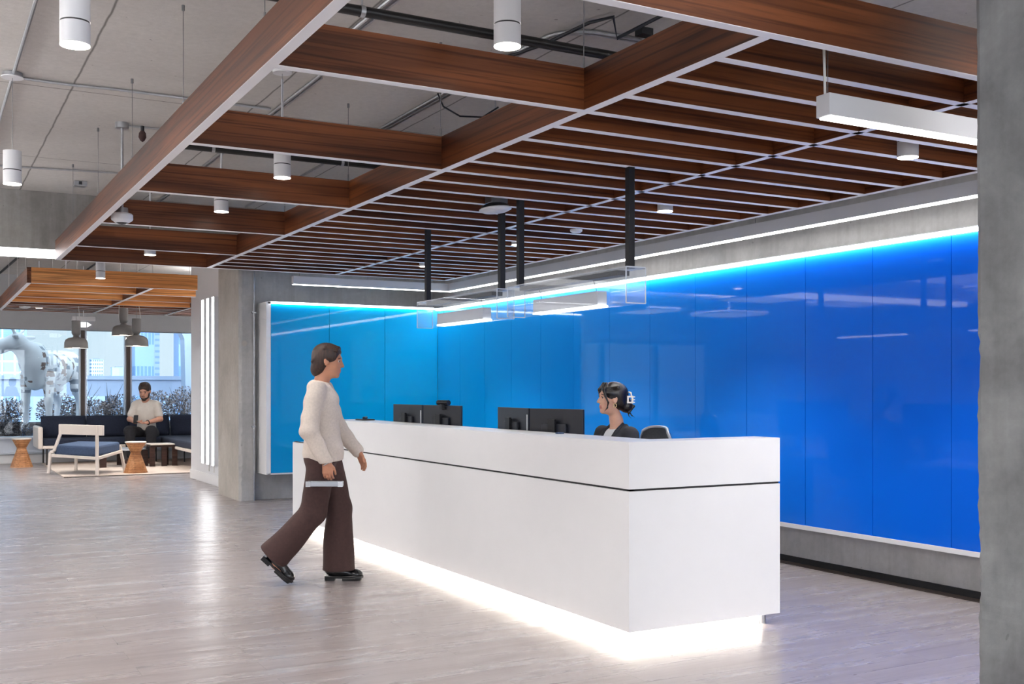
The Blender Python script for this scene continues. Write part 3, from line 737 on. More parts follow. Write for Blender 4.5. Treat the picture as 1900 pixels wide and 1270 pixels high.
# office chairs
def office_chair(x, y, rz, label, zt, cover='chair_mesh'):
    t = thing('office_chair', label, 'office chair', (x, y, 0), rz, 'office chairs behind the desk')
    # local: faces +x, back is at -x
    prof = []
    mb = MB(); R = []
    for j in range(13):
        u = j/12; z_ = .62 + (zt-.62)*u
        wdt = .21 + .035*math.sin(u*PI*.55) - (.045*max(0, (u-.8)/.2)**2)
        row = []
        for i in range(17):
            v_ = -1+2*i/16; yy = wdt*v_; xx = -.26 - .04*u + .05*(v_*v_) - .02*math.sin(u*PI)
            zz = z_ - .035*abs(v_)**4*(1 if u > .7 else .2)
            row.append((xx, yy, zz))
        R.append(row)
    V = [[mb.bm.verts.new(p) for p in r] for r in R]; V2 = [[mb.bm.verts.new((p[0]-.022, p[1], p[2])) for p in r] for r in R]
    for j in range(12):
        for i in range(16):
            mb.bm.faces.new((V[j][i], V[j][i+1], V[j+1][i+1], V[j+1][i])); mb.bm.faces.new((V2[j][i], V2[j+1][i], V2[j+1][i+1], V2[j][i+1]))
    bk = build(mb, 'backrest', cover, t, world=False, smooth='all')
    rim = [Vector(R[j][0])+Vector((-.01,0,0)) for j in range(0, 12)] + [Vector(R[12][i])+Vector((-.01,0,0)) for i in range(17)] + [Vector(R[j][16])+Vector((-.01,0,0)) for j in range(11, -1, -1)]
    build(MB().tube(rim, .012, 8), 'rim', 'galvanised' if cover == 'chair_mesh' else cover, bk, world=False, smooth='all')
    build(MB().box(-.22, .24, -.23, .23, .44, .50), 'seat', cover, t, world=False, bevel=.025)
    build(MB().tube([(-.27, 0, .68), (-.24, 0, .45), (0, 0, .43)], .02, 10), 'back_stem', 'black_metal', t, world=False, smooth=True)
    build(MB().tube([(0, 0, .09), (0, 0, .44)], .025, 14), 'gas_lift', 'black_metal', t, world=False, smooth=True)
    for k in range(5):
        a = k*2*PI/5+.3; ca, sa = math.cos(a), math.sin(a)
        lg = build(MB().bar((0,0,.10), (.27*ca, .27*sa, .07), .04, .03), 'leg', 'black_metal', t, world=False)
        build(MB().tube([(.27*ca-.012*sa, .27*sa+.012*ca, .03), (.27*ca+.012*sa, .27*sa-.012*ca, .03)], .028, 14), 'caster', 'black_leg', lg, world=False, smooth=True)
    for s_ in (-1, 1): build(MB().tube([(0, s_*.2, .46), (-.04, s_*.28, .5), (-.04, s_*.28, .66)], .014, 8).box(-.12, .12, s_*.28-.035, s_*.28+.035, .66, .69), 'armrest', 'black_metal', t, world=False)
    return t
office_chair(4.66, 6.72, PI-.15, 'mesh-backed office chair the receptionist sits on', 1.085)
office_chair(4.78, 8.35, PI+.3, 'empty office chair seen only in the blue glass reflection', 1.12)

# ------------------------------------------------------------------ lounge furniture
tag(build(MB().box(1.98, 5.2, 17.93, 21.5, 0, .012), 'area_rug', 'rug_weave'), 'cream woven rug under the lounge seating', 'rug')
rg = COL.objects['area_rug']
mk = MB()
for k in range(150): mk.box(1.98+k*.0213, 1.98+k*.0213+.011, 17.915, 17.932, .001, .013)
build(mk, 'stitched_edge', 'rug_edge', rg)
# cushions as soft pillows
def pillow(mb, c, sx, sy, sz, rot=(0,0,0), puff=.35, n=12):
    M = Matrix.Translation(c) @ Euler(rot).to_matrix().to_4x4(); g = {}
    for side in (1, -1):
        for i in range(n+1):
            for j in range(n+1):
                u = -1+2*i/n; v = -1+2*j/n
                e = (1-u**4)*(1-v**4); th = sy*(puff+(1-puff)*e**.5) if e > 0 else sy*puff*.35
                p = M @ Vector((u*sx*(1-.03*v*v), side*th, v*sz*(1-.03*u*u)))
                g[side, i, j] = mb.bm.verts.new(p)
    fs = []
    for side in (1, -1):
        for i in range(n):
            for j in range(n): fs.append(mb.bm.faces.new((g[side,i,j], g[side,i+1,j], g[side,i+1,j+1], g[side,i,j+1])))
    for i in range(n):
        for a, b in (((i,0),(i+1,0)), ((i,n),(i+1,n)), ((0,i),(0,i+1)), ((n,i),(n,i+1))):
            fs.append(mb.bm.faces.new((g[1,a[0],a[1]], g[1,b[0],b[1]], g[-1,b[0],b[1]], g[-1,a[0],a[1]])))
    mb._mi(fs); return mb
sofa = thing('corner_sofa', 'navy L-shaped sofa in a cream shell along the windows', 'sofa', (3.3, 21.0, .012))
build(MB().box(1.93, 5.1, 20.72, 21.62, .305, .36).box(3.98, 5.1, 18.2, 20.72, .305, .36), 'base_frame', 'cream_lacquer', sofa, bevel=.01)
build(MB().box(1.86, 1.94, 20.70, 21.66, .305, .70), 'armrest', 'cream_lacquer', sofa, bevel=.025)
build(MB().box(1.93, 5.1, 21.60, 21.66, .36, .64), 'back_shell', 'cream_lacquer', sofa, bevel=.02)
mb = MB(); mb.box(1.95, 3.97, 20.74, 21.5, .36, .48); build(mb, 'seat_cushion', 'navy_fabric', sofa, bevel=.03)
mb = MB(); mb.box(3.975, 5.08, 18.25, 21.5, .36, .48); build(mb, 'seat_cushion', 'navy_fabric', sofa, bevel=.03)
for x in (2.36, 3.14, 3.86, 4.66):
    mb = MB(); pillow(mb, (x, 21.42, .665), .392, .10, .215, (math.radians(-12), 0, 0)); build(mb, 'back_cushion', 'navy_fabric', sofa, smooth='all')
for (x, y) in ((2.02, 20.85), (2.02, 21.5), (3.05, 21.5), (3.9, 20.85), (4.02, 18.35), (4.35, 20.55), (4.9, 18.35)):
    build(MB().tube([(x, y, .012), (x, y, .31)], .012, 8), 'leg', 'black_leg', sofa)
# lounge chair, seen from behind
Lc = thing('lounge_chair', 'cream framed lounge chair with blue cushion, its back to the reception', 'lounge chair', (2.40, 18.62, .012), 0)
BL, BR, FR, FL = Vector((1.84, 18.74, .012)), Vector((2.46, 17.93, .012)), Vector((3.0, 18.73, .012)), Vector((2.32, 19.35, .012))
def leg(name, pts, w=.045): 
    m = MB()
    for a, b in zip(pts, pts[1:]): m.bar(a, b, w, w*.8, (.58, .81, 0))
    build(m, name, 'cream_lacquer', Lc, bevel=.006)
fwd = Vector((.58, .81, 0)); side = Vector((.62, -.81, 0)).normalized()
leg('leg', [BL, BL+fwd*.05+Vector((0,0,.34)), BL+fwd*-.0+Vector((.08,.0,.36)), BL+Vector((.22,-.06,.78))])
leg('leg', [BR, BR+Vector((0,0,.79))])
leg('leg', [FR, FR+Vector((-.08,-.02,.42))])
leg('leg', [FL, FL+Vector((0,-.06,.40))])
build(MB().bar(BL+Vector((.16,-.0,.71)), BR+side*.13+Vector((0,-.0,.71)), .035, .16), 'back_rail', 'cream_lacquer', Lc, bevel=.006)
build(MB().bar(BL+Vector((.04,.05,.29)), BR+Vector((0,0,.27)), .04, .045).bar(BR+Vector((0,0,.27)), FR+Vector((-.06,-.02,.33)), .04, .045).bar(FL+Vector((0,-.05,.33)), FR+Vector((-.06,-.02,.33)), .04, .045).bar(FL+Vector((0,-.05,.33)), BL+Vector((.04,.05,.29)), .04, .045), 'seat_frame', 'cream_lacquer', Lc, bevel=.005)
m = MB(); q = [BL+Vector((.08,.04,0)), BR+Vector((-.02,.06,0)), FR+Vector((-.07,.0,0)), FL+Vector((.02,-.06,0))]
m.hexa([(p.x, p.y, .305+(.03 if i > 1 else 0)) for i, p in enumerate(q)] + [(p.x, p.y, .47+(.03 if i > 1 else 0)) for i, p in enumerate(q)])
build(m, 'seat_cushion', 'blue_fabric', Lc, bevel=.035)
# hourglass side tables
def hourglass(x, y, z, label, h=.505):
    t = thing('side_table', label, 'side table', (x, y, z), .25, 'hourglass wooden side tables')
    build(MB().lathe([(.001, h-.02), (.165, h-.02), (.168, h-.004), (.16, h), (.001, h)], (0,0,0), 12), 'table_top', 'cream_lacquer', t, world=False)
    build(MB().lathe([(.19, 0), (.082, h*.61), (.078, h*.66), (.158, h-.02)], (0,0,0), 12, cap=True), 'base', 'table_wood', t, world=False)
hourglass(1.60, 20.76, 0, 'hourglass wooden side table left of the sofa arm')
hourglass(3.10, 18.30, .012, 'hourglass wooden side table on the rug in front of the seated man')
# coffee tables with slab legs
t = thing('coffee_table', 'low grey topped coffee table with dark slab legs', 'coffee table', (3.2, 19.9, .012))
build(MB().lathe([(.001, .30), (.36, .30), (.365, .31), (.36, .325), (.001, .325)], (3.18, 19.95, 0), 40), 'table_top', 'table_grey', t, smooth=True)
for (x, y) in ((2.80, 19.70), (3.17, 20.28), (3.50, 19.78)):
    build(MB().box(x-.055, x+.055, y-.02, y+.02, .012, .30), 'leg', 'dark_wood', t, bevel=.003)
t = thing('coffee_table', 'taller square dark coffee table with pale top beside the man', 'coffee table', (3.8, 19.75, .012))
build(MB().box(3.56, 4.03, 19.55, 20.0, .385, .405), 'table_top', 'cream_lacquer', t, bevel=.003)
build(MB().box(3.57, 4.02, 19.56, 19.99, .35, .385), 'apron', 'dark_wood', t)
for (x, y) in ((3.60, 19.6), (3.80, 19.6), (3.985, 19.62), (3.90, 19.97)):
    build(MB().box(x-.045, x+.045, y-.02, y+.02, .012, .35), 'leg', 'dark_wood', t, bevel=.003)
# lounge pendants
def pend(x, y, z, label, cyl=1):
    t = thing('dome_pendant', label, 'pendant light', (x, y, z), 0, 'grey dome pendants in the lounge')
    build(MB().lathe([(.18, z), (.183, z+.005), (.178, z+.09), (.16, z+.135), (.12, z+.162), (.055, z+.175), (.04, z+.2)], (x, y, 0), 40).lathe([(.176, z+.002), (.172, z+.085), (.15, z+.125), (.05, z+.16)], (x, y, 0), 40), 'shade', 'pendant_grey', t, smooth=True)
    build(MB().lathe([(.001, z+.003), (.06, z+.006), (.085, z+.02), (.17, z+.03)], (x, y, 0), 32), 'diffuser', 'led_warm', t, smooth=True)
    build(MB().lathe([(.045, z+.2), (.068, z+.235), (.07, z+.245), (.07, z+.44), (.066, z+.445), (.001, z+.445)], (x, y, 0), 28), 'body', 'pendant_grey', t, smooth=True)
    build(MB().tube([(x, y, z+.445), (x, y, CEIL)], .003, 6), 'suspension_wire', 'wire_steel', t)
    build(MB().tube([(x+.05, y, z+.205), (x-.07, y-.02, z+.23), (x-.078, y-.02, z+.32), (x-.07, y-.0, z+.45), (x-.05, y, z+.8), (x-.05, y, CEIL)] if cyl else [(x+.065, y, z+.445), (x+.03, y, z+.7), (x+.02, y, CEIL)], .004, 6), 'power_cable', 'white_cable', t)
    lamp(t, 'SPOT', (x, y, z-.01), 22, spot_size=math.radians(120), spot_blend=.5, shadow_soft_size=.06, color=(1, .95, .88))
from math import radians
pend(2.25, 18.73, 2.03, 'dome pendant nearest the exit sign', 0)
pend(2.93, 18.40, 2.235, 'higher dome pendant with its cord looped at the left', 1)
pend(3.08, 18.10, 2.055, 'lower right dome pendant before the window mullion', 0)
# exit sign
t = thing('exit_sign', 'lit glass exit sign with a right-pointing arrow in a white housing', 'exit sign', (2.49, 19.75, 2.39))
build(MB().box(2.30, 2.68, 19.72, 19.79, 2.533, 2.61), 'housing', 'plastic_white', t, bevel=.004)
build(MB().box(2.335, 2.655, 19.75, 19.758, 2.39, 2.533), 'glass_plate', 'acrylic', t)
build(MB().prism([(2.545, 2.425), (2.545, 2.515), (2.62, 2.47)], 'y', 19.744, 19.749), 'arrow', 'sign_lit', t)
build(MB().box(2.375, 2.53, 19.744, 19.749, 2.425, 2.515), 'legend_panel', 'sign_lit', t)
build(MB().tube([(2.49, 19.755, 2.61), (2.49, 19.755, CEIL)], .008, 8).tube([(2.42, 19.755, 2.61), (2.42, 19.755, 2.66)], .006, 8), 'stem', 'plastic_white', t)
build(MB().tube([(2.37, 19.75, 2.40), (2.35, 19.74, 2.365)], .012, 8), 'test_switch', 'black_metal', t)

# ------------------------------------------------------------------ bodies: distance fields turned into one smooth skin
class Body:
    def __init__(s, lo, hi, vox):
        s.lo = np.array(lo, float); s.v = vox
        s.n = np.ceil((np.array(hi)-s.lo)/vox).astype(int)+1
        s.f = np.full(s.n, .2, np.float32); s.T = Matrix.Identity(4); s.sc = 1.
    def _slice(s, lo, hi, pad):
        a = np.maximum(np.floor((np.array(lo)-pad-s.lo)/s.v).astype(int), 0); b = np.minimum(np.ceil((np.array(hi)+pad-s.lo)/s.v).astype(int)+1, s.n)
        if np.any(b <= a): return None, None
        ax = [s.lo[i]+s.v*np.arange(a[i], b[i]) for i in range(3)]
        return tuple(slice(a[i], b[i]) for i in range(3)), np.meshgrid(*ax, indexing='ij')
    def _apply(s, sl, d, k, op):
        f = s.f[sl]
        if op == 'u':
            if k > 0:
                h = np.clip(.5+.5*(f-d)/k, 0, 1); r = f*(1-h)+d*h-k*h*(1-h)
            else: r = np.minimum(f, d)
        elif op == 's':
            d = -d
            h = np.clip(.5-.5*(f-d)/max(k, 1e-6), 0, 1); r = f*(1-h)+d*h+k*h*(1-h)
        s.f[sl] = r
    def P(s, p): return s.T @ Vector(p)
    def cone(s, a, b, ra, rb, k=.02, op='u', flat=None, fs=1.):
        """tapered capsule; flat = axis squeezed by the factor fs (>1 thinner)"""
        a = s.P(a); b = s.P(b); ra *= s.sc; rb *= s.sc; R = max(ra, rb)*(1 if fs >= 1 else 1/fs)
        lo = [min(a[i], b[i])-R for i in range(3)]; hi = [max(a[i], b[i])+R for i in range(3)]
        sl, G = s._slice(lo, hi, k+2*s.v+.004)
        if sl is None: return s
        ba = b-a; L2 = max(ba.length_squared, 1e-9)
        p = [G[i]-a[i] for i in range(3)]
        h = np.clip((p[0]*ba[0]+p[1]*ba[1]+p[2]*ba[2])/L2, 0, 1)
        q = [p[i]-h*ba[i] for i in range(3)]
        if flat is not None:
            ax = (s.T.to_3x3() @ Vector(flat)).normalized(); dt = q[0]*ax[0]+q[1]*ax[1]+q[2]*ax[2]
            q = [q[i]+(fs-1)*dt*ax[i] for i in range(3)]
        d = np.sqrt(q[0]**2+q[1]**2+q[2]**2)-(ra+(rb-ra)*h)
        if flat is not None and fs > 1: d = d/ (1+(fs-1)*.5)
        s._apply(sl, d, k*s.sc, op); return s
    def chain(s, pts, rad, k=.02, **kw):
        for i in range(len(pts)-1): s.cone(pts[i], pts[i+1], rad[i], rad[i+1], k, **kw)
        return s
    def ell(s, c, r, rot=(0,0,0), k=.02, op='u'):
        M = s.T @ Matrix.Translation(c) @ Euler(rot).to_matrix().to_4x4(); c = M.to_translation(); R3 = M.to_3x3().normalized(); r = [x*s.sc for x in r]
        m = max(r); sl, G = s._slice([c[i]-m for i in range(3)], [c[i]+m for i in range(3)], k+2*s.v+.004)
        if sl is None: return s
        p = [G[i]-c[i] for i in range(3)]
        q = [p[0]*R3[0][j]+p[1]*R3[1][j]+p[2]*R3[2][j] for j in range(3)]
        k0 = np.sqrt(sum((q[j]/r[j])**2 for j in range(3))); k1 = np.sqrt(sum((q[j]/r[j]**2)**2 for j in range(3)))+1e-9
        s._apply(sl, k0*(k0-1)/k1, k*s.sc, op); return s
    def folds(s, amp, freq, seed=0):
        ax = [s.lo[i]+s.v*np.arange(s.n[i]) for i in range(3)]; G = np.meshgrid(*ax, indexing='ij')
        g = np.sin(G[0]*freq[0]+seed+1.3*np.sin(G[2]*freq[2]*.6))*np.sin(G[2]*freq[2]+1.7*np.sin(G[1]*freq[1]+seed))+.5*np.sin(G[1]*freq[1]*1.7+G[2]*freq[2]*1.3+seed)
        s.f += (amp*g).astype(np.float32); return s
    def cut(s, point, normal):
        """remove everything on the side the normal points to"""
        ax = [s.lo[i]+s.v*np.arange(s.n[i]) for i in range(3)]; G = np.meshgrid(*ax, indexing='ij')
        n_ = Vector(normal).normalized()
        d = sum((G[i]-point[i])*n_[i] for i in range(3)); s.f = np.maximum(s.f, d.astype(np.float32)); return s
    def mesh(s, name, region=None):
        f = s.f; n0, n1, n2 = f.shape
        ins = f < 0
        cnt = np.zeros((n0-1, n1-1, n2-1), np.float32); acc = [np.zeros_like(cnt) for _ in range(3)]
        corners = [(i, j, k) for i in (0,1) for j in (0,1) for k in (0,1)]
        sub = lambda A, c: A[c[0]:n0-1+c[0], c[1]:n1-1+c[1], c[2]:n2-1+c[2]]
        for a in corners:
            for ax in range(3):
                if a[ax] == 0:
                    b = list(a); b[ax] = 1; b = tuple(b)
                    fa, fb = sub(f, a), sub(f, b); m = sub(ins, a) != sub(ins, b)
                    t = np.where(m, fa/np.where(m, fa-fb, 1), 0)
                    cnt += m
                    for i in range(3): acc[i] += np.where(m, (a[i]+(t if i == ax else 0)), 0)
        act = cnt > 0; idx = -np.ones(cnt.shape, np.int64); I = np.argwhere(act); idx[act] = np.arange(len(I))
        V = np.stack([acc[i][act]/cnt[act]+I[:, i] for i in range(3)], 1)*s.v+s.lo
        F = []
        for ax in range(3):
            o1, o2 = [(1,2),(2,0),(0,1)][ax]
            A = [slice(None)]*3; B = [slice(None)]*3
            A[ax] = slice(0, -1); B[ax] = slice(1, None)
            m = ins[tuple(A)] != ins[tuple(B)]
            e = np.argwhere(m); e = e[(e[:, o1] > 0) & (e[:, o2] > 0) & (e[:, o1] < f.shape[o1]-1) & (e[:, o2] < f.shape[o2]-1)]
            q = []
            for d1, d2 in ((0,0),(-1,0),(-1,-1),(0,-1)):
                c = e.copy(); c[:, o1] += d1; c[:, o2] += d2; q.append(idx[c[:,0], c[:,1], c[:,2]])
            q = np.stack(q, 1); flip = ins[e[:,0], e[:,1], e[:,2]]
            q[~flip] = q[~flip][:, ::-1]; F.append(q)
        F = np.concatenate(F)
        me = bpy.data.meshes.new(name); me.vertices.add(len(V)); me.vertices.foreach_set('co', V.astype(np.float32).ravel())
        me.loops.add(len(F)*4); me.loops.foreach_set('vertex_index', F.astype(np.int32).ravel())
        me.polygons.add(len(F)); me.polygons.foreach_set('loop_start', np.arange(0, len(F)*4, 4, dtype=np.int32))
        try: me.polygons.foreach_set('loop_total', np.full(len(F), 4, np.int32))
        except Exception: pass
        me.update(calc_edges=True); me.validate()
        if region is not None:
            cen = V[F].mean(1); mi = region(cen).astype(np.int32)
            if len(mi) == len(me.polygons): me.polygons.foreach_set('material_index', mi)
        return me
def skin(body, name, mats, parent, region=None):
    me = body.mesh(name, region)
    bm = bmesh.new(); bm.from_mesh(me); bmesh.ops.smooth_vert(bm, verts=bm.verts[:], factor=.4, use_axis_x=True, use_axis_y=True, use_axis_z=True); bm.to_mesh(me); bm.free()
    return finish(name, me, mats, parent, world=False, smooth='all')
def blob(S, M): S.T = M; S.sc = M.to_scale()[0]; return S
def head(S, M, fem=True):
    """head in its own frame: x forward, y left, z up, centre between the ears"""
    blob(S, M)
    S.ell((-.018,0,.032), (.094,.074,.080), k=.02)
    S.ell((.022,0,-.03), (.064,.055,.082), k=.03)
    S.ell((.028,0,-.076), (.048,.041,.032), k=.03)
    S.ell((.066,0,-.100), (.016,.018 if fem else .024,.014), k=.02)
    S.cone((.072,-.03,.026), (.072,.03,.026), .011, .011, .018)
    for s_ in (-1, 1):
        S.ell((.052,s_*.034,-.022), (.024,.02,.024), k=.02)
        S.ell((.089,s_*.031,.006), (.012,.017,.009), k=.010, op='s')
        S.ell((-.008,s_*.074,-.008), (.019,.007,.031), (0, radians(-12), s_*radians(-22)), k=.006)
        S.ell((-.002,s_*.081,-.004), (.009,.005,.017), k=.005, op='s')
    S.cone((.080,0,.012), (.099,0,-.026), .0075, .0115, .012)
    for s_ in (-1, 1): S.ell((.090,s_*.011,-.031), (.010,.007,.007), k=.006)
    S.ell((.082,0,-.058), (.0095,.021,.0052), k=.008); S.ell((.080,0,-.068), (.0095,.018,.006), k=.008)
    S.ell((.091,0,-.0632), (.009,.021,.0012), k=.003, op='s')
    S.T = Matrix.Identity(4); S.sc = 1.; return S
def eyes(M, parent, closed=False):
    sc_ = M.to_scale()[0]
    for s_ in (-1, 1):
        c = M @ Vector((.0672, s_*.0305, .005))
        mb = MB(); bmesh.ops.create_uvsphere(mb.bm, u_segments=16, v_segments=12, radius=.0120*sc_)
        f = (M.to_3x3() @ Vector((1, 0, 0))).normalized()
        for fc in mb.bm.faces: fc.material_index = 1 if fc.calc_center_median().normalized().dot(f) > .74 else 0
        mb.bm.transform(Matrix.Translation(c)); build(mb, 'eye', ['eye_white', 'eye_iris'], parent, world=False, smooth='all')
def hand(S, wr, d, nrm, thumb, curl=.35, k=.006, sc_=1., spread=.0):
    """wr wrist, d finger direction, nrm palm side, thumb = side the thumb leaves from"""
    wr = Vector(wr); d = Vector(d).normalized(); nrm = Vector(nrm); nrm = (nrm-d*nrm.dot(d)).normalized(); t = Vector(thumb); t = (t-d*t.dot(d)-nrm*t.dot(nrm)).normalized()
    lens = (.068, .076, .071, .056); offs = (.030, .010, -.010, -.029)
    for o_, L in zip(offs, lens):
        kn = wr+d*(.082-.10*abs(o_-.008))*sc_+t*o_*sc_
        S.cone(wr+t*o_*.55*sc_, kn, .0145*sc_, .0115*sc_, .012)
        p = kn; a = curl*.5; dd = d+t*spread*o_*10
        for fr, r in ((.45, .0088), (.31, .0080), (.24, .0072)):
            dr = (dd*math.cos(a)+nrm*math.sin(a)).normalized(); q = p+dr*L*fr*sc_
            S.cone(p, q, r*1.05*sc_, r*sc_, .002); p = q; a += curl
    th = wr+d*.022*sc_+t*.026*sc_; m_ = th+(d*.75+t*.55+nrm*.25).normalized()*.036*sc_; e_ = m_+(d*.95+t*.12+nrm*.35).normalized()*.030*sc_; e2 = e_+(d+nrm*.3).normalized()*.022*sc_
    S.cone(wr+d*.01+t*.012, th, .016*sc_, .014*sc_, .012); S.cone(th, m_, .0135*sc_, .0105*sc_, .006); S.cone(m_, e_, .0100*sc_, .0090*sc_, .003); S.cone(e_, e2, .0090*sc_, .0080*sc_, .003)
    return S
def HM(c, yaw=0, pitch=0, roll=0, s=1.):
    return Matrix.Translation(c) @ Euler((roll, pitch, yaw)).to_matrix().to_4x4() @ Matrix.Scale(s, 4)

# --- seated receptionist
def receptionist():
    t = thing('person', 'seated person with dark clipped-up hair, black blazer and white top behind the desk', 'person', (4.56, 6.68, 0), PI+.10)
    V = 1
    Mh = HM((.05, 0, 1.305), yaw=-.38, pitch=-.02)
    sh = [(0, s_*.162, 1.038) for s_ in (1, -1)]; el = [(.04, .235, .84), (.04, -.235, .84)]; wr = [(.285, .10, .795), (.285, -.12, .795)]
    S = Body((-.24,-.33,.02), (.66,.33,1.44), .0052)
    S.ell((-.02,0,.56), (.12,.165,.11), k=.03)
    S.cone((-.02,0,.58), (0,0,.80), .105, .10, .05, flat=(1,0,0), fs=1.05)
    S.ell((.01,0,.93), (.095,.135,.15), k=.05)
    S.cone((-.005,-.11,1.02), (-.005,.11,1.02), .044, .044, .04)
    S.chain([(-.012,0,1.06), (.0,0,1.14), (.03,0,1.22)], [.058,.044,.043], .03)
    for i in (0, 1):
        S.chain([sh[i], el[i], wr[i]], [.046,.038,.025], .02)
        s_ = 1 if i == 0 else -1
        hand(S, wr[i], (.96, -s_*.2, -.12), (0,0,-1), (.0, -s_, 0), .28, sc_=.92)
        S.chain([(0, s_*.09, .54), (.42, s_*.11, .52), (.40, s_*.11, .12)], [.085,.058,.040], .03)
        S.cone((.38, s_*.11, .06), (.56, s_*.12, .045), .035, .03, .02)
    head(S, Mh)
    Mi = Mh.inverted()
    def reg(c):
        q = np.c_[c, np.ones(len(c))] @ np.array(Mi).T
        return ((q[:,0] > .074) & (abs(q[:,1]) < .024) & (q[:,2] < -.0515) & (q[:,2] > -.0765))*1
    b = skin(S, 'body', ['skin', 'lip'], t, reg)
    eyes(Mh, t)
    # white top
    S = Body((-.14,-.18,.56), (.20,.18,1.12), .006)
    S.cone((-.02,0,.6), (0,0,.82), .112, .108, .05); S.ell((.012,0,.93), (.103,.142,.155), k=.05); S.cone((-.005,-.07,1.03), (-.005,.07,1.03), .050, .050, .04)
    S.cut((.03, 0, 1.082), (.12, 0, 1))
    skin(S, 'top', 'top_white', t)
    # blazer with an open V front
    S = Body((-.20,-.33,.55), (.36,.33,1.14), .0055)
    S.cone((-.02,0,.62), (0,0,.82), .124, .120, .05); S.ell((.008,0,.93), (.112,.155,.165), k=.05)
    S.cone((-.01,-.125,1.022), (-.01,.125,1.022), .060, .060, .04)
    for s_ in (-1, 1): S.cone((-.03, s_*.045, 1.085), (-.01, s_*.125, 1.035), .040, .046, .03)
    for i in (0, 1): S.chain([sh[i], el[i], Vector(wr[i])*.94+Vector(el[i])*.06], [.062,.052,.040], .02)
    S.folds(.0022, (30, 24, 34), 1.)
    ax = [S.lo[i]+S.v*np.arange(S.n[i]) for i in range(3)]; G = np.meshgrid(*ax, indexing='ij')
    wv = np.clip(.018+(G[2]-.80)*.235, .002, .085)
    vee = np.maximum(np.abs(G[1])-wv, .015-G[0])           # wedge removed at the front
    S.f = np.maximum(S.f, -vee.astype(np.float32))
    S.f = np.maximum(S.f, (G[2]-1.115).astype(np.float32))
    bl = skin(S, 'blazer', 'blazer', t)
    for s_ in (1, -1):
        m = MB(); P1 = [(-.015, s_*.062, 1.118), (.055, s_*.068, 1.06), (.108, s_*.052, .98), (.122, s_*.03, .88)]
        m.tube(P1, .012, 8, radii=[.012, .017, .016, .006]); build(m, 'lapel', 'blazer', bl, world=False, smooth='all')
    # trousers and shoes, hidden by the desk
    S = Body((-.2,-.24,.06), (.60,.24,.68), .009); S.ell((-.02,0,.57), (.135,.18,.125), k=.03)
    for s_ in (1, -1): S.chain([(0, s_*.09, .54), (.43, s_*.11, .52), (.41, s_*.11, .12)], [.098,.072,.055], .03)
    S.cut((0,0,.67), (0,0,1)); skin(S, 'trousers', 'trouser_black', t)
    for s_ in (1, -1): build(MB().box(.33, .62, s_*.115-.045, s_*.115+.045, .0, .10), 'shoe', 'shoe_black', t, world=False, bevel=.03)
    # hair: cap, side strands, low bun
    S = Body((-.24,-.24,1.10), (.24,.24,1.46), .0042); blob(S, Mh)
    S.ell((-.022,0,.040), (.108,.086,.086), k=.01); S.ell((-.055,0,-.01), (.068,.074,.078), k=.03)
    S.ell((.103,0,-.035), (.070,.096,.110), k=.012, op='s')
    for s_ in (-1, 1): S.ell((.022, s_*.09, -.052), (.046,.034,.062), (0,.35,0), k=.012, op='s')
    for s_ in (-1, 1):
        S.chain([(.050,s_*.030,.106), (.074,s_*.054,.062), (.066,s_*.069,.014), (.046,s_*.076,-.030), (.050,s_*.068,-.070), (.068,s_*.054,-.096)], [.014,.013,.0075,.006,.005,.0025], .008)
    for q in range(9):
        a = -.9+q*.225
        S.chain([(.05,.075*math.sin(a),.085+.02*math.cos(a*2)), (-.03,.088*math.sin(a),.112-.03*abs(math.sin(a))), (-.10,.055*math.sin(a),.03)], [.006,.007,.006], .006)
    S.ell((-.118,0,-.058), (.050,.056,.047), (0,.3,0), k=.016); S.ell((-.100,0,-.015), (.045,.05,.04), k=.02)
    for q in range(5): S.chain([(-.10,.02*q-.04,-.02), (-.165,.018*q-.036,-.055), (-.13,.02*q-.04,-.103)], [.009,.009,.007], .008)
    S.chain([(-.13,.02,-.09), (-.155,.03,-.125), (-.185,.03,-.142)], [.008,.004,.0015], .006); S.chain([(-.12,.03,-.09), (-.13,.035,-.13), (-.16,.03,-.155)], [.007,.003,.0015], .006)
    S.T = Matrix.Identity(4); S.sc = 1
    h = skin(S, 'hair', 'hair_black', t)
    m = MB()
    for s_ in (-1, 1): m.tube([Mh @ Vector((.083, s_*.018, .024)), Mh @ Vector((.083, s_*.032, .031)), Mh @ Vector((.070, s_*.048, .023))], .0026, 6)
    build(m, 'eyebrows', 'hair_black', t, world=False, smooth='all')
    m = MB()
    for s_ in (-1, 1): m.tube([Mh @ Vector((.0835, s_*.019, .0065)), Mh @ Vector((.0838, s_*.030, .0135)), Mh @ Vector((.076, s_*.0435, .0065))], .0018, 6)
    build(m, 'eyelashes', 'hair_black', t, world=False, smooth='all')
    m = MB().box(-.150,-.098,.036,.066,-.034,.022); m.bm.transform(Mh)
    c_ = MB()
    c_.box(-.152,-.104,.055,.064,.010,.022).box(-.152,-.104,.055,.064,-.034,-.022).box(-.152,-.138,.055,.064,-.022,.010).box(-.116,-.104,.055,.064,-.022,.010)
    for z_ in (-.026, -.006, .014): c_.tube([(-.148, .06, z_), (-.172, .03, z_), (-.168, -.02, z_), (-.150, -.06, z_)], .005, 6)
    c_.tube([(-.14, .058, .018), (-.135, .05, .045), (-.128, .03, .05)], .006, 6)
    c_.bm.transform(Mh); build(c_, 'hair_clip', 'clip_ivory', t, world=False, smooth=True); m.bm.free()
    m = MB().tube([Mh @ Vector((-.004+.012*math.sin(a), .083, -.052+.014*math.cos(a))) for a in [k*2*PI/12 for k in range(13)]], .0028, 6)
    build(m, 'earring', 'gold', t, world=False, smooth='all')
    return t
receptionist()

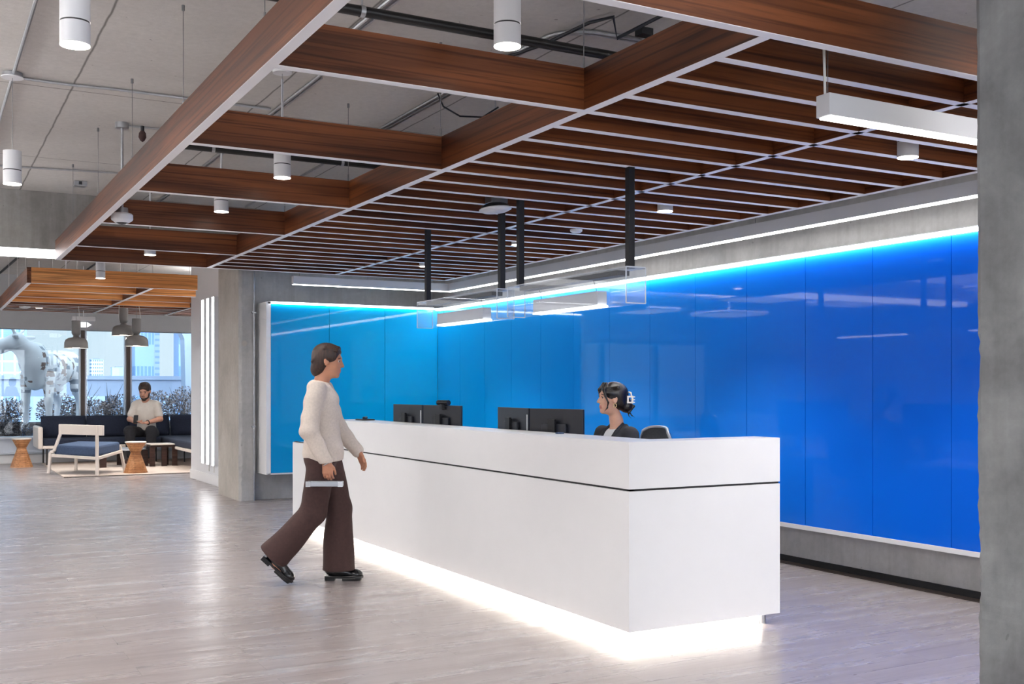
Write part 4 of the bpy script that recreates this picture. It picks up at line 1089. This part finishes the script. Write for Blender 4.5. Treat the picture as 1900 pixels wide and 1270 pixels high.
# --- walking woman, crisp and mid stride
def walker():
    px, py = 2.545, 7.39
    yaw = -math.atan2(.4819, .8763)
    t = thing('person', 'walking person with brown hair, cream sweater and wide brown trousers beside the desk', 'person', (px, py, 0), yaw)
    Mh = HM((.03, 0, 1.575), yaw=.0, pitch=.12)
    HL, HR = (.0, .075, .90), (.0, -.075, .90)
    KL, KR = (.10, .075, .50), (-.05, -.08, .49); AL, AR = (.065, .07, .11), (-.355, -.085, .235)
    sh = [(-.035, .165, 1.375), (-.035, -.165, 1.375)]; el = [(.05, .225, 1.10), (-.075, -.225, 1.09)]; wr = [(.21, .17, .915), (.045, -.215, .87)]
    S = Body((-.50,-.34,.0), (.42,.34,1.70), .0055)
    S.ell((-.02,0,.94), (.11,.155,.11), k=.04); S.cone((-.01,0,.98), (-.02,0,1.15), .095, .095, .05); S.ell((-.015,0,1.26), (.092,.13,.15), k=.05)
    S.cone((-.035,-.12,1.365), (-.035,.12,1.365), .046, .046, .04)
    S.chain([(-.04,0,1.37), (-.02,0,1.45), (.01,0,1.50)], [.062,.047,.046], .03)
    for i, (H, K, A) in enumerate(((HL, KL, AL), (HR, KR, AR))): S.chain([H, K, A], [.082,.052,.034], .03)
    S.chain([AL, (.10,.07,.07), (.20,.07,.045)], [.034,.036,.028], .02); S.chain([AR, (-.33,-.085,.14), (-.26,-.085,.07)], [.034,.034,.028], .02)
    for i in (0, 1): S.chain([sh[i], el[i], wr[i]], [.045,.036,.025], .02)
    hand(S, wr[0], (.45,-.1,-.88), (-.6,-.6,-.2), (.8,-.3,.4), .30, sc_=.95)
    hand(S, wr[1], (.12,.0,-.99), (.1,1,0), (.95,.1,.1), .55, sc_=.95)
    head(S, Mh)
    Mi = Mh.inverted()
    def reg(c):
        q = np.c_[c, np.ones(len(c))] @ np.array(Mi).T
        return ((q[:,0] > .074) & (abs(q[:,1]) < .024) & (q[:,2] < -.0515) & (q[:,2] > -.0765))*1
    skin(S, 'body', ['skin_deep', 'lip'], t, reg); eyes(Mh, t)
    S = Body((-.26,-.34,.78), (.32,.34,1.46), .0065)
    S.ell((-.015,0,.93), (.132,.178,.15), k=.03); S.cone((-.01,0,.90), (-.02,0,1.16), .128, .118, .05, flat=(0,1,0), fs=.85); S.ell((-.015,0,1.26), (.112,.150,.165), k=.05)
    S.cone((-.035,-.125,1.365), (-.035,.125,1.365), .062, .062, .04); S.cone((-.035,0,1.39), (-.025,0,1.425), .066, .058, .02)
    for i in (0, 1): S.chain([sh[i], el[i], Vector(wr[i])*.96+Vector(el[i])*.04], [.068,.064,.048], .025)
    S.folds(.004, (16, 14, 34), 2.); S.cut((0,0,.855), (0.1,0,-1)); S.cut((-.02,0,1.432), (.25,0,1))
    skin(S, 'sweater', 'sweater', t)
    S = Body((-.52,-.26,.02), (.30,.26,1.02), .0065)
    S.ell((-.015,0,.93), (.120,.165,.12), k=.03); S.ell((-.05,0,.88), (.095,.15,.10), k=.03)
    S.chain([(.005,.075,.88), (.085,.078,.52), (.085,.072,.075)], [.100,.088,.118], .03)
    S.chain([(-.01,-.075,.88), (-.07,-.082,.50), (-.345,-.088,.20)], [.100,.088,.110], .03)
    S.folds(.0045, (22, 18, 12), 4.)
    S.cut((0,0,1.0), (0,0,1))
    ax = [S.lo[i]+S.v*np.arange(S.n[i]) for i in range(3)]; G = np.meshgrid(*ax, indexing='ij')
    # hems: the front leg ends level above the shoe, the rear hem is square to the shin
    front = np.where((G[0] > -.08), .075-G[2], -1); S.f = np.maximum(S.f, front.astype(np.float32))
    d_ = Vector((-.275, 0, -.30)).normalized(); pr = (G[0]+.352)*d_.x+(G[2]-.192)*d_.z
    rear = np.where((G[0] < -.08), pr, -1); S.f = np.maximum(S.f, rear.astype(np.float32))
    skin(S, 'trousers', 'trouser_brown', t)
    def shoe(M, nm='shoe'):
        S = Body((-.42,-.20,-.02), (.34,.20,.42), .0045); blob(S, M)
        S.cone((.03,0,.075), (.09,0,.07), .042, .040, .03); S.cone((.09,0,.065), (.205,0,.048), .040, .034, .03, flat=(0,0,1), fs=1.1); S.ell((.215,0,.044), (.045,.040,.028), k=.02)
        S.cone((.02,0,.09), (.05,0,.10), .036, .034, .02)
        S.T = Matrix.Identity(4); S.sc = 1; o = skin(S, nm, 'shoe_black', t)
        m = MB(); pts = [(-.012,-.032), (.06,-.034), (.14,-.042), (.21,-.044), (.25,-.030), (.264,0), (.25,.030), (.21,.044), (.14,.042), (.06,.034), (-.012,.032)]
        m.prism(pts, 'z', .016, .036); m.prism([(-.012,-.032), (.062,-.034), (.062,.034), (-.012,.032)], 'z', 0, .03); m.prism([(.115,-.040), (.21,-.044), (.245,-.028), (.25,0), (.245,.028), (.21,.044), (.115,.040)], 'z', 0, .02)
        m.bm.transform(M); build(m, 'sole', 'shoe_black', o, world=False, bevel=.004)
        m = MB()
        for k in range(3): m.tube([(.075+k*.022,-.022,.108-k*.012), (.085+k*.022,0,.114-k*.012), (.075+k*.022,.022,.108-k*.012)], .003, 6)
        m.tube([(.09,-.0,.116), (.10,-.028,.122), (.085,-.035,.112)], .003, 6); m.bm.transform(M); build(m, 'laces', 'shoe_black', o, world=False)
    shoe(Matrix.Translation((.0,.07,.0)))
    shoe(Matrix.Translation((-.245,-.085,.005)) @ Euler((0, radians(42), 0)).to_matrix().to_4x4() @ Matrix.Translation((-.245,0,0)))
    S = Body((-.20,-.17,1.40), (.18,.17,1.74), .0048); blob(S, Mh)
    S.ell((-.022,0,.040), (.108,.086,.088), k=.01); S.ell((-.06,0,-.02), (.064,.078,.085), k=.03); S.ell((-.075,0,-.075), (.048,.06,.05), k=.03)
    S.ell((.105,0,-.035), (.068,.096,.112), k=.012, op='s')
    for s_ in (-1, 1): S.ell((.03, s_*.092, -.06), (.042,.03,.062), (0,.35,0), k=.012, op='s')
    for q in range(9):
        a = -1.1+q*.275; S.chain([(.06,.07*math.sin(a),.085+.02*math.cos(a*2)), (-.03,.088*math.sin(a),.115-.03*abs(math.sin(a))), (-.115,.06*math.sin(a),-.02)], [.007,.008,.007], .008)
    S.T = Matrix.Identity(4); S.sc = 1; skin(S, 'hair', 'hair_walker', t)
    m = MB()
    for s_ in (-1, 1): m.tube([Mh @ Vector((.083, s_*.018, .024)), Mh @ Vector((.083, s_*.032, .031)), Mh @ Vector((.070, s_*.048, .023))], .0028, 6)
    build(m, 'eyebrows', 'hair_walker', t, world=False, smooth='all')
    for w_, i in ((wr[0], 0), (wr[1], 1)):
        w_ = Vector(w_); d_ = (w_-Vector(el[i])).normalized(); u = d_.cross(Vector((0,1,0))).normalized(); v_ = d_.cross(u)
        m = MB().tube([w_+d_*.012+(u*math.cos(a)+v_*math.sin(a))*.030 for a in [k*2*PI/20 for k in range(21)]], .005, 6)
        build(m, 'bracelet', 'silver', t, world=False, smooth='all')
    # slim folder carried in the near hand
    f = thing('folder', 'slim grey folder with metal corners carried in the walking person\'s hand', 'folder', (px, py, .68), yaw)
    XF[f] = Matrix.Translation((px, py, 0)) @ Matrix.Rotation(yaw, 4, 'Z'); f.location = (px, py, 0)
    m = MB().box(-.09,.16,-.250,-.180,.702,.736); m.bm.transform(Matrix.Identity(4)); build(m, 'cover', 'table_grey', f, world=False, bevel=.004)
    build(MB().box(-.092,-.06,-.252,-.22,.700,.738).box(.13,.162,-.252,-.22,.700,.738), 'corner', 'silver', f, world=False)
walker()

# --- man on the sofa reading his phone
def sitter():
    k_ = 1.10
    px, py = 3.75, 21.0
    yaw = math.atan2(-.8763, -.4819)+.10
    t = thing('person', 'seated bearded person in cream t-shirt and dark trousers looking down at a phone', 'person', (px, py, .0), yaw)
    z = lambda p: tuple(Vector(p)*k_)
    Mh = HM(z((.13, 0, 1.205)), yaw=-.08, pitch=.34, s=k_*1.2)
    sh = [z((.03, s_*.172, .975)) for s_ in (1, -1)]; el = [z((.10, .25, .735)), z((.10, -.25, .735))]; wr = [z((.33, .085, .68)), z((.33, -.105, .69))]
    S = Body((-.26,-.42,.0), (.72,.42,1.52), .0085)
    S.ell(z((-.03,0,.50)), (.14,.19,.13), k=.04); S.cone(z((-.02,0,.55)), z((.02,0,.75)), .12, .125, .05); S.ell(z((.03,0,.86)), (.12,.17,.19), k=.05)
    S.cone(z((.03,-.14,.99)), z((.03,.14,.99)), .065, .065, .04); S.chain([z((.03,0,1.0)), z((.06,0,1.08)), z((.09,0,1.13))], [.078,.066,.064], .03)
    for i in (0, 1):
        s_ = 1 if i == 0 else -1
        S.chain([sh[i], el[i], wr[i]], [.062,.050,.034], .02)
        hand(S, wr[i], (.55, -s_*.85, -.05), (.2, 0, .9) if i == 0 else (.1,.1,.9), (.7, s_*.4, .5), .45, sc_=1.15)
        S.chain([z((0, s_*.10, .48)), z((.40, s_*.17, .54)), z((.38, s_*.16, .12))], [.10,.072,.050], .03); S.cone(z((.37, s_*.16, .06)), z((.55, s_*.17, .045)), .045, .038, .02)
    head(S, Mh, False); skin(S, 'body', 'skin_light', t); eyes(Mh, t)
    S = Body((-.22,-.42,.5), (.34,.42,1.25), .008)
    S.cone(z((-.03,0,.52)), z((.02,0,.75)), .155, .148, .05, flat=(0,1,0), fs=.88); S.ell(z((.03,0,.86)), (.14,.195,.20), k=.05); S.cone(z((.03,-.12,.975)), z((.03,.12,.975)), .078, .078, .04)
    for s_ in (-1, 1): S.cone(z((.03, s_*.04, 1.035)), z((.03, s_*.15, .98)), .055, .06, .03)
    for i in (0, 1):
        e_ = Vector(sh[i])*.30+Vector(el[i])*.70; S.chain([sh[i], e_], [.078,.074], .03); 
    S.folds(.004, (20, 18, 22), 1.)
    S.cut(z((.06,0,1.065)), (.45,0,1))
    for i in (0, 1):
        pass
    skin(S, 't_shirt', 'tee_cream', t)
    S = Body((-.24,-.36,.08), (.66,.36,.80), .009)
    S.ell(z((-.02,0,.50)), (.165,.215,.14), k=.04)
    for s_ in (1, -1): S.chain([z((0, s_*.10, .49)), z((.41, s_*.175, .545)), z((.385, s_*.16, .14))], [.118,.098,.075], .03)
    S.folds(.004, (22, 18, 20), 3.); S.cut(z((0,0,.60)), (-.4,0,1)); skin(S, 'trousers', 'trouser_black', t)
    for s_ in (1, -1):
        S = Body((.2,-.35,.0), (.80,.35,.32), .009); S.cone(z((.375, s_*.16, .08)), z((.385, s_*.16, .2)), .058, .062, .02); S.cone(z((.36, s_*.16, .055)), z((.55, s_*.18, .045)), .055, .045, .03); S.cut((0,0,.014), (0,0,-1))
        skin(S, 'boot', 'shoe_brown', t)
    S = Body((-.1,-.2,1.12), (.38,.2,1.56), .007); blob(S, Mh)
    S.ell((-.020,0,.046), (.104,.083,.082), k=.01); S.ell((-.055,0,.0), (.062,.072,.065), k=.02); S.ell((.100,0,-.040), (.060,.090,.108), k=.012, op='s'); S.ell((.03,0,.118), (.050,.05,.022), k=.02)
    for s_ in (-1, 1): S.ell((.02, s_*.088, -.052), (.045,.028,.05), k=.012, op='s')
    skin(S, 'hair', 'hair_brown', t)
    S = Body((-.02,-.2,1.0), (.42,.2,1.45), .007); blob(S, Mh)
    S.ell((.036,0,-.082), (.050,.049,.036), k=.01); S.ell((.070,0,-.104), (.022,.026,.018), k=.02); S.cone((.090,-.02,-.052), (.090,.02,-.052), .0065, .0065, .01)
    for s_ in (-1, 1): S.cone((.005, s_*.066, -.02), (.03, s_*.05, -.075), .008, .016, .02)
    S.ell((.09,0,-.02), (.05,.06,.028), k=.006, op='s'); S.ell((.098,0,-.066), (.014,.02,.009), k=.004, op='s')
    skin(S, 'beard', 'hair_brown', t)
    m = MB()
    for s_ in (-1, 1): m.tube([Mh @ Vector((.085, s_*.016, .024)), Mh @ Vector((.085, s_*.032, .029)), Mh @ Vector((.070, s_*.05, .021))], .004, 6)
    build(m, 'eyebrows', 'hair_brown', t, world=False, smooth='all')
    w_ = Vector(wr[0]); d_ = (w_-Vector(el[0])).normalized(); u = d_.cross(Vector((0,0,1))).normalized(); v_ = d_.cross(u)
    wt = build(MB().tube([w_-d_*.02+(u*math.cos(a)+v_*math.sin(a))*.041 for a in [k*2*PI/16 for k in range(17)]], .009, 6), 'watch', 'black_metal', t, world=False, smooth='all')
    ph = thing('smartphone', 'dark smartphone held up by the seated person', 'phone', (px, py, 0), yaw)
    m = MB().box(-.006,.006,-.04,.04,-.075,.075); m.bm.transform(Matrix.Translation((.455,-.085,.815)) @ Euler((0, -.35, 0)).to_matrix().to_4x4()); build(m, 'case', 'black_metal', ph, world=False, bevel=.004)
    m = MB().box(-.0072,-.006,-.036,.036,-.07,.07); m.bm.transform(Matrix.Translation((.455,-.085,.815)) @ Euler((0, -.35, 0)).to_matrix().to_4x4()); build(m, 'screen', 'screen_glass', ph, world=False)
sitter()

# ------------------------------------------------------------------ outside the lounge windows
TZ = .30
tag(build(MB().box(-30, 40, 22.2, 34, -.6, TZ), 'terrace', 'terrace'), 'grey roof terrace outside the windows', 'terrace', kind='structure')
# cow sculpture
def cow():
    yaw = math.atan2(-.8763, -.4819)
    t = thing('cow_sculpture', 'white life-size cow sculpture with small brown and grey patches on the terrace', 'sculpture', (2.36, 24.0, .58), yaw)
    k = 1.16
    z = lambda *p: tuple(Vector(p)*k)
    S = Body((-1.4,-1.3,-.02), (1.5,.62,2.25), .02)
    S.chain([z(-.75,0,1.08), z(-.2,0,1.02), z(.35,0,1.06), z(.62,0,1.12)], [.29,.34,.31,.27], .12)
    S.ell(z(-.85,0,1.16), (.22,.24,.24), k=.1); S.ell(z(.5,0,1.36), (.24,.14,.14), k=.12); S.ell(z(.55,0,.86), (.2,.2,.24), k=.12)
    S.chain([z(.60,0,1.22), z(.84,-.16,1.44)], [.25,.17], .1)
    S.chain([z(.84,-.18,1.50), z(.90,-.40,1.40), z(.94,-.62,1.28)], [.16,.125,.105], .06); S.ell(z(.95,-.68,1.25), (.11,.10,.09), k=.04)
    for s_ in (-1, 1):
        S.chain([z(.45, s_*.19, .9), z(.47, s_*.2, .46), z(.45, s_*.2, .1)], [.13,.075,.05], .06); S.cone(z(.46, s_*.2, .05), z(.5, s_*.2, .03), .07, .07, .02)
        S.chain([z(-.78, s_*.2, .95), z(-.68, s_*.21, .70), z(-.86, s_*.2, .46), z(-.80, s_*.2, .1)], [.19,.11,.07,.05], .06); S.cone(z(-.78, s_*.2, .05), z(-.73, s_*.2, .03), .07, .07, .02)
        S.chain([z(.84+s_*.11, -.14, 1.55), z(.84+s_*.32, -.06, 1.56)], [.05,.06], .03, flat=(0,0,1), fs=1.5)
        S.chain([z(.84+s_*.08, -.17, 1.60), z(.84+s_*.20, -.16, 1.68), z(.86+s_*.24, -.16, 1.80)], [.035,.028,.01], .02)
    S.chain([z(-1.04,0,1.28), z(-1.12,0,.95), z(-1.1,0,.6)], [.035,.025,.05], .02); S.ell(z(-.35,0,.70), (.13,.13,.10), k=.06)
    S.cut((0,0,0), (0,0,-1))
    rnd = random.Random(4); C = [(rnd.uniform(-1, .8), rnd.choice((-1,1))*rnd.uniform(.1,.35), rnd.uniform(.6,1.4), rnd.uniform(.06,.13), rnd.choice((1,2))) for _ in range(150)]
    def reg(c):
        out = np.zeros(len(c), int)
        for x, y, zz, r, mi in C:
            d = np.maximum(np.abs(c[:,0]-x*k)*.9, np.maximum(np.abs(c[:,2]-zz*k)*1.2, np.abs(c[:,1]-y*k)*.35)); out[d < r*.55] = mi
        return out
    skin(S, 'body', ['cow_white', 'cow_patch', 'cow_grey'], t, reg)
    build(MB().box(-1.1, .85, -.4, .4, -.28, .0), 'pedestal', 'far_blue', t, world=False, bevel=.02)
cow()
# planter grasses and shrubs
def plant(x, y, z, h, r, n, label, mat, name='planter_shrub', seed=0, leaf=(.05,.015), stems=True, cat='plant', grp='planter plants on the terrace'):
    rnd = random.Random(seed); t = thing(name, label, cat, (x, y, z), 0, grp)
    mb = MB()
    for k in range(n):
        a = rnd.uniform(0, 2*PI); rr = r*math.sqrt(rnd.random()); zz = h*(.08+.9*rnd.random()**.8)*(1-.35*(rr/r)**2)
        c = Vector((x+rr*math.cos(a), y+rr*math.sin(a), z+zz)); d = Vector((math.cos(a)*.7+rnd.uniform(-.8,.8), math.sin(a)*.7+rnd.uniform(-.8,.8), rnd.uniform(-.2,1))).normalized()
        L = leaf[0]*rnd.uniform(.6,1.5); w = d.cross(Vector((rnd.uniform(-1,1), rnd.uniform(-1,1), rnd.uniform(-.3,.3)))).normalized()*leaf[1]*rnd.uniform(.6,1.4)
        b = c+d*L; m_ = c+d*L*.45+Vector((0,0,.004)); mb.i = rnd.choice((0,0,1,2))
        f = mb.bm.faces.new([mb.bm.verts.new(p) for p in (c, m_+w, b, m_-w)]); f.material_index = mb.i
    build(mb, 'foliage', mat, t, recalc=False)
    if stems:
        ms = MB()
        for k in range(9):
            a = rnd.uniform(0, 2*PI); q = Vector((x+r*.8*math.cos(a)*rnd.random(), y+r*.8*math.sin(a)*rnd.random(), z+h*rnd.uniform(.6,1)))
            ms.tube([(x+.05*math.cos(a), y+.05*math.sin(a), z), (x*.5+q.x*.5+rnd.uniform(-.04,.04), y*.5+q.y*.5, z+h*.4), q], .008, 5, radii=[.01,.007,.002])
        build(ms, 'stems', 'bark', t)
tag(build(MB().box(-6, 12, 25.4, 26.6, TZ, .62), 'planter', 'soil', bevel=.02), 'long low planter bed outside the windows', 'planter')
LM = ['leaf_grey', 'leaf_pale', 'leaf_dark']
names = ['dry grey shrub behind the cow legs', 'grey leafy shrub left of the first window mullion', 'grey shrub outside between the two window mullions, left one', 'grey shrub outside between the two window mullions, right one',
         'grey shrub outside just right of the second mullion', 'bushy grey shrub outside behind the seated man', 'pale bushy shrub outside behind the last sofa cushion', 'grey shrub outside at the stub wall edge', 'grey shrub far left outside the cow']
for i, (x, lab) in enumerate(zip((1.75, 2.75, 3.45, 4.1, 4.85, 5.55, 6.25, 6.9, .8), names)):
    plant(x, 26.0, .62, (.55 if i < 4 else .72)+.1*(i % 2), .42, 1500, lab, LM, seed=i, leaf=(.06,.012))
plant(1.35, 22.9, TZ, .62, .38, 1800, 'brown dry grass clump at the left in front of the cow', LM, 'grass_clump', 31, (.10,.005), cat='grass')
plant(.95, 22.75, TZ, .5, .38, 1600, 'brown dry grass clump cropped at the left edge', LM, 'grass_clump', 32, (.10,.005), cat='grass')
plant(1.75, 22.85, TZ, .42, .25, 1000, 'small dry grass clump below the cow hooves', LM, 'grass_clump', 33, (.09,.005), cat='grass')
for i, (x, z1, dx, lab) in enumerate(((3.3, 1.4, .1, 'thin dark spiky blades outside between the mullions'), (3.9, 1.45, .12, 'tall leaning dark grass blade near the second mullion'), (5.4, 1.35, .05, 'thin dark blades above the shrubs behind the man'))):
    m = MB(); rnd = random.Random(i)
    for k in range(6 if i != 1 else 3):
        a = rnd.uniform(-.35, .35); L = rnd.uniform(.5, .9)*(z1-.6)
        m.tube([(x+rnd.uniform(-.2,.2), 26.0, .62), (x+a*.4, 26.0, .62+L*.7), (x+a+dx, 25.98, .62+L*1.25)], .008, 5, radii=[.012,.010,.002])
    tag(build(m, 'spiky_grass', 'leaf_dark'), lab, 'grass')
# terrace parapet beam with posts, and the big white pier
t = thing('terrace_parapet', 'pale horizontal parapet beam on posts beyond the planter', 'parapet', (2, 29, TZ))
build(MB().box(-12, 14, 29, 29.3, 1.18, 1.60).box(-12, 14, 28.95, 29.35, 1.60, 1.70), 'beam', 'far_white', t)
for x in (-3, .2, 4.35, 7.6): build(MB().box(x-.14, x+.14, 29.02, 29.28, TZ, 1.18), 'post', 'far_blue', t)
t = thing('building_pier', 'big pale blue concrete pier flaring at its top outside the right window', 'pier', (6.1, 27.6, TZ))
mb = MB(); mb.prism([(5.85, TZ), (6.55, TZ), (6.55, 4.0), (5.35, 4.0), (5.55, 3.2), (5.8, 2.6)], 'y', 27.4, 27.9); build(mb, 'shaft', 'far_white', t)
t = thing('street_lamp', 'slim pale lamp post with a horizontal head at the right window', 'lamp post', (6.75, 27.2, TZ))
build(MB().tube([(6.35, 26.0, TZ), (6.35, 26.0, 2.25)], .035, 10), 'pole', 'plastic_white', t, smooth=True)
build(MB().box(6.15, 7.0, 25.9, 26.1, 2.25, 2.31), 'head', 'plastic_white', t, bevel=.01)
t = thing('kiosk', 'small orange brown kiosk beyond the right window', 'kiosk', (7.0, 30.5, .3))
build(MB().box(6.9, 7.35, 30.3, 30.6, .3, 1.1).box(7.55, 7.95, 30.3, 30.6, .3, 1.15), 'wall', 'far_orange', t)
# city
def tower(x, y, w, d, h, mat, label, z0=-25, roof=True):
    t = thing('city_building', label, 'building', (x, y, z0), 0)
    build(MB().box(-w/2, w/2, -d/2, d/2, 0, h-z0), 'walls', mat, t, world=False)
    if roof: build(MB().box(-w/4, w/4, -d/4, d/4, h-z0, h-z0+w*.06).box(-w/2-.1, w/2+.1, -d/2-.1, d/2+.1, h-z0-.5, h-z0), 'roof_plant', 'far_grey', t, world=False)
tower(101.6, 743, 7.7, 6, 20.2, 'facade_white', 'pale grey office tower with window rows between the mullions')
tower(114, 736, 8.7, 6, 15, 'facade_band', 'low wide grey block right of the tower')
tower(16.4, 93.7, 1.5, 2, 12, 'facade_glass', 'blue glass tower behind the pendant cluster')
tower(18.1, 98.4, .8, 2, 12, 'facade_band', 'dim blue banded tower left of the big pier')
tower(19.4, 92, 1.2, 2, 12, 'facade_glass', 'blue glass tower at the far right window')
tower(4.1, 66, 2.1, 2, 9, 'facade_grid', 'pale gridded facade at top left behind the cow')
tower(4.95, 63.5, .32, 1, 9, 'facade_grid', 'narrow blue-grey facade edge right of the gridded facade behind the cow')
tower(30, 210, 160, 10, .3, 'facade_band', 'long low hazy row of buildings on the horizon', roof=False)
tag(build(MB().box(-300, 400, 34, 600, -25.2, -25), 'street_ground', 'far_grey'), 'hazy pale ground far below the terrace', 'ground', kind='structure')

# ------------------------------------------------------------------ added fill lights: unseen panels that brighten the ceiling and room
for i, (x, y) in enumerate([(-3.8, 2.5), (-3.8, 5.5), (-3.8, 8.5), (3.7, -2.6), (-1.6, 4.0), (-1.6, 7.2), (-3.8, 11.4), (-1.6, 10.8), (-3.8, 15.0), (-1.6, 15.0), (-1.4, 18.6), (-3.8, 18.6), (5.2, -3.0), (4.9, .6), (4.9, -1.6), (5.1, 15.2), (5.1, 18.6)]):
    t = thing('fill_light_panel', 'square added fill panel out of view', 'added fill light', (x, y, 3.2), 0, 'added fill panels out of view')
    build(MB().box(x-.62, x+.62, y-.62, y+.62, 3.0, 3.04), 'frame', 'fixture_white', t)
    build(MB().box(x-.6, x+.6, y-.6, y+.6, 2.992, 3.0), 'diffuser', 'fill_panel_led_front' if y < 1.6 else 'fill_panel_led', t)
    build(MB().box(x-.6, x+.6, y-.6, y+.6, 3.04, 3.048), 'upper_diffuser', 'fill_panel_led_up', t)
    build(MB().tube([(x, y, 3.04), (x, y, CEIL)], .01, 8), 'stem', 'fixture_white', t)

# ------------------------------------------------------------------ sky
w = bpy.data.worlds.new('World'); sc.world = w; w.use_nodes = True
nt = w.node_tree; bg = nt.nodes['Background']; tc = nt.nodes.new('ShaderNodeTexCoord'); sp = nt.nodes.new('ShaderNodeSeparateXYZ'); nt.links.new(tc.outputs['Generated'], sp.inputs[0])
rp = nt.nodes.new('ShaderNodeValToRGB'); e = rp.color_ramp.elements
e[0].position = .0; e[0].color = (*lin((226,243,251)), 1); e[1].position = .3; e[1].color = (*lin((204,236,252)), 1)
nt.links.new(sp.outputs[2], rp.inputs[0])
wm = nt.nodes.new('ShaderNodeMapRange'); wm.inputs[1].default_value = .1; wm.inputs[2].default_value = -.5; nt.links.new(sp.outputs[1], wm.inputs[0])
mxw = nt.nodes.new('ShaderNodeMix'); mxw.data_type = 'RGBA'; nt.links.new(wm.outputs[0], mxw.inputs[0]); nt.links.new(rp.outputs[0], mxw.inputs[6]); mxw.inputs[7].default_value = (.97, .97, 1, 1)
nt.links.new(mxw.outputs[2], bg.inputs[0])
mr = nt.nodes.new('ShaderNodeMapRange'); mr.interpolation_type = 'SMOOTHSTEP'   # the sky is brighter on the sun side, behind the camera
mr.inputs[1].default_value = .25; mr.inputs[2].default_value = -.7; mr.inputs[3].default_value = .63; mr.inputs[4].default_value = 2.7
nt.links.new(sp.outputs[1], mr.inputs[0]); nt.links.new(mr.outputs[0], bg.inputs[1])

# ------------------------------------------------------------------ camera
cam = bpy.data.cameras.new('camera'); co = bpy.data.objects.new('camera', cam); COL.objects.link(co)
cam.sensor_width = 36; cam.lens = 36*2006/1900; cam.shift_y = (721-635)/1900
co.location = (0, 0, 1.38); co.rotation_euler = (PI/2, 0, -math.atan2(.4819, .8763)); cam.clip_end = 3000
sc.camera = co
sc.view_settings.view_transform = 'Standard'; sc.view_settings.look = 'None'; sc.view_settings.gamma = 1; sc.view_settings.use_curve_mapping = False
sc.view_settings.exposure = 0.76
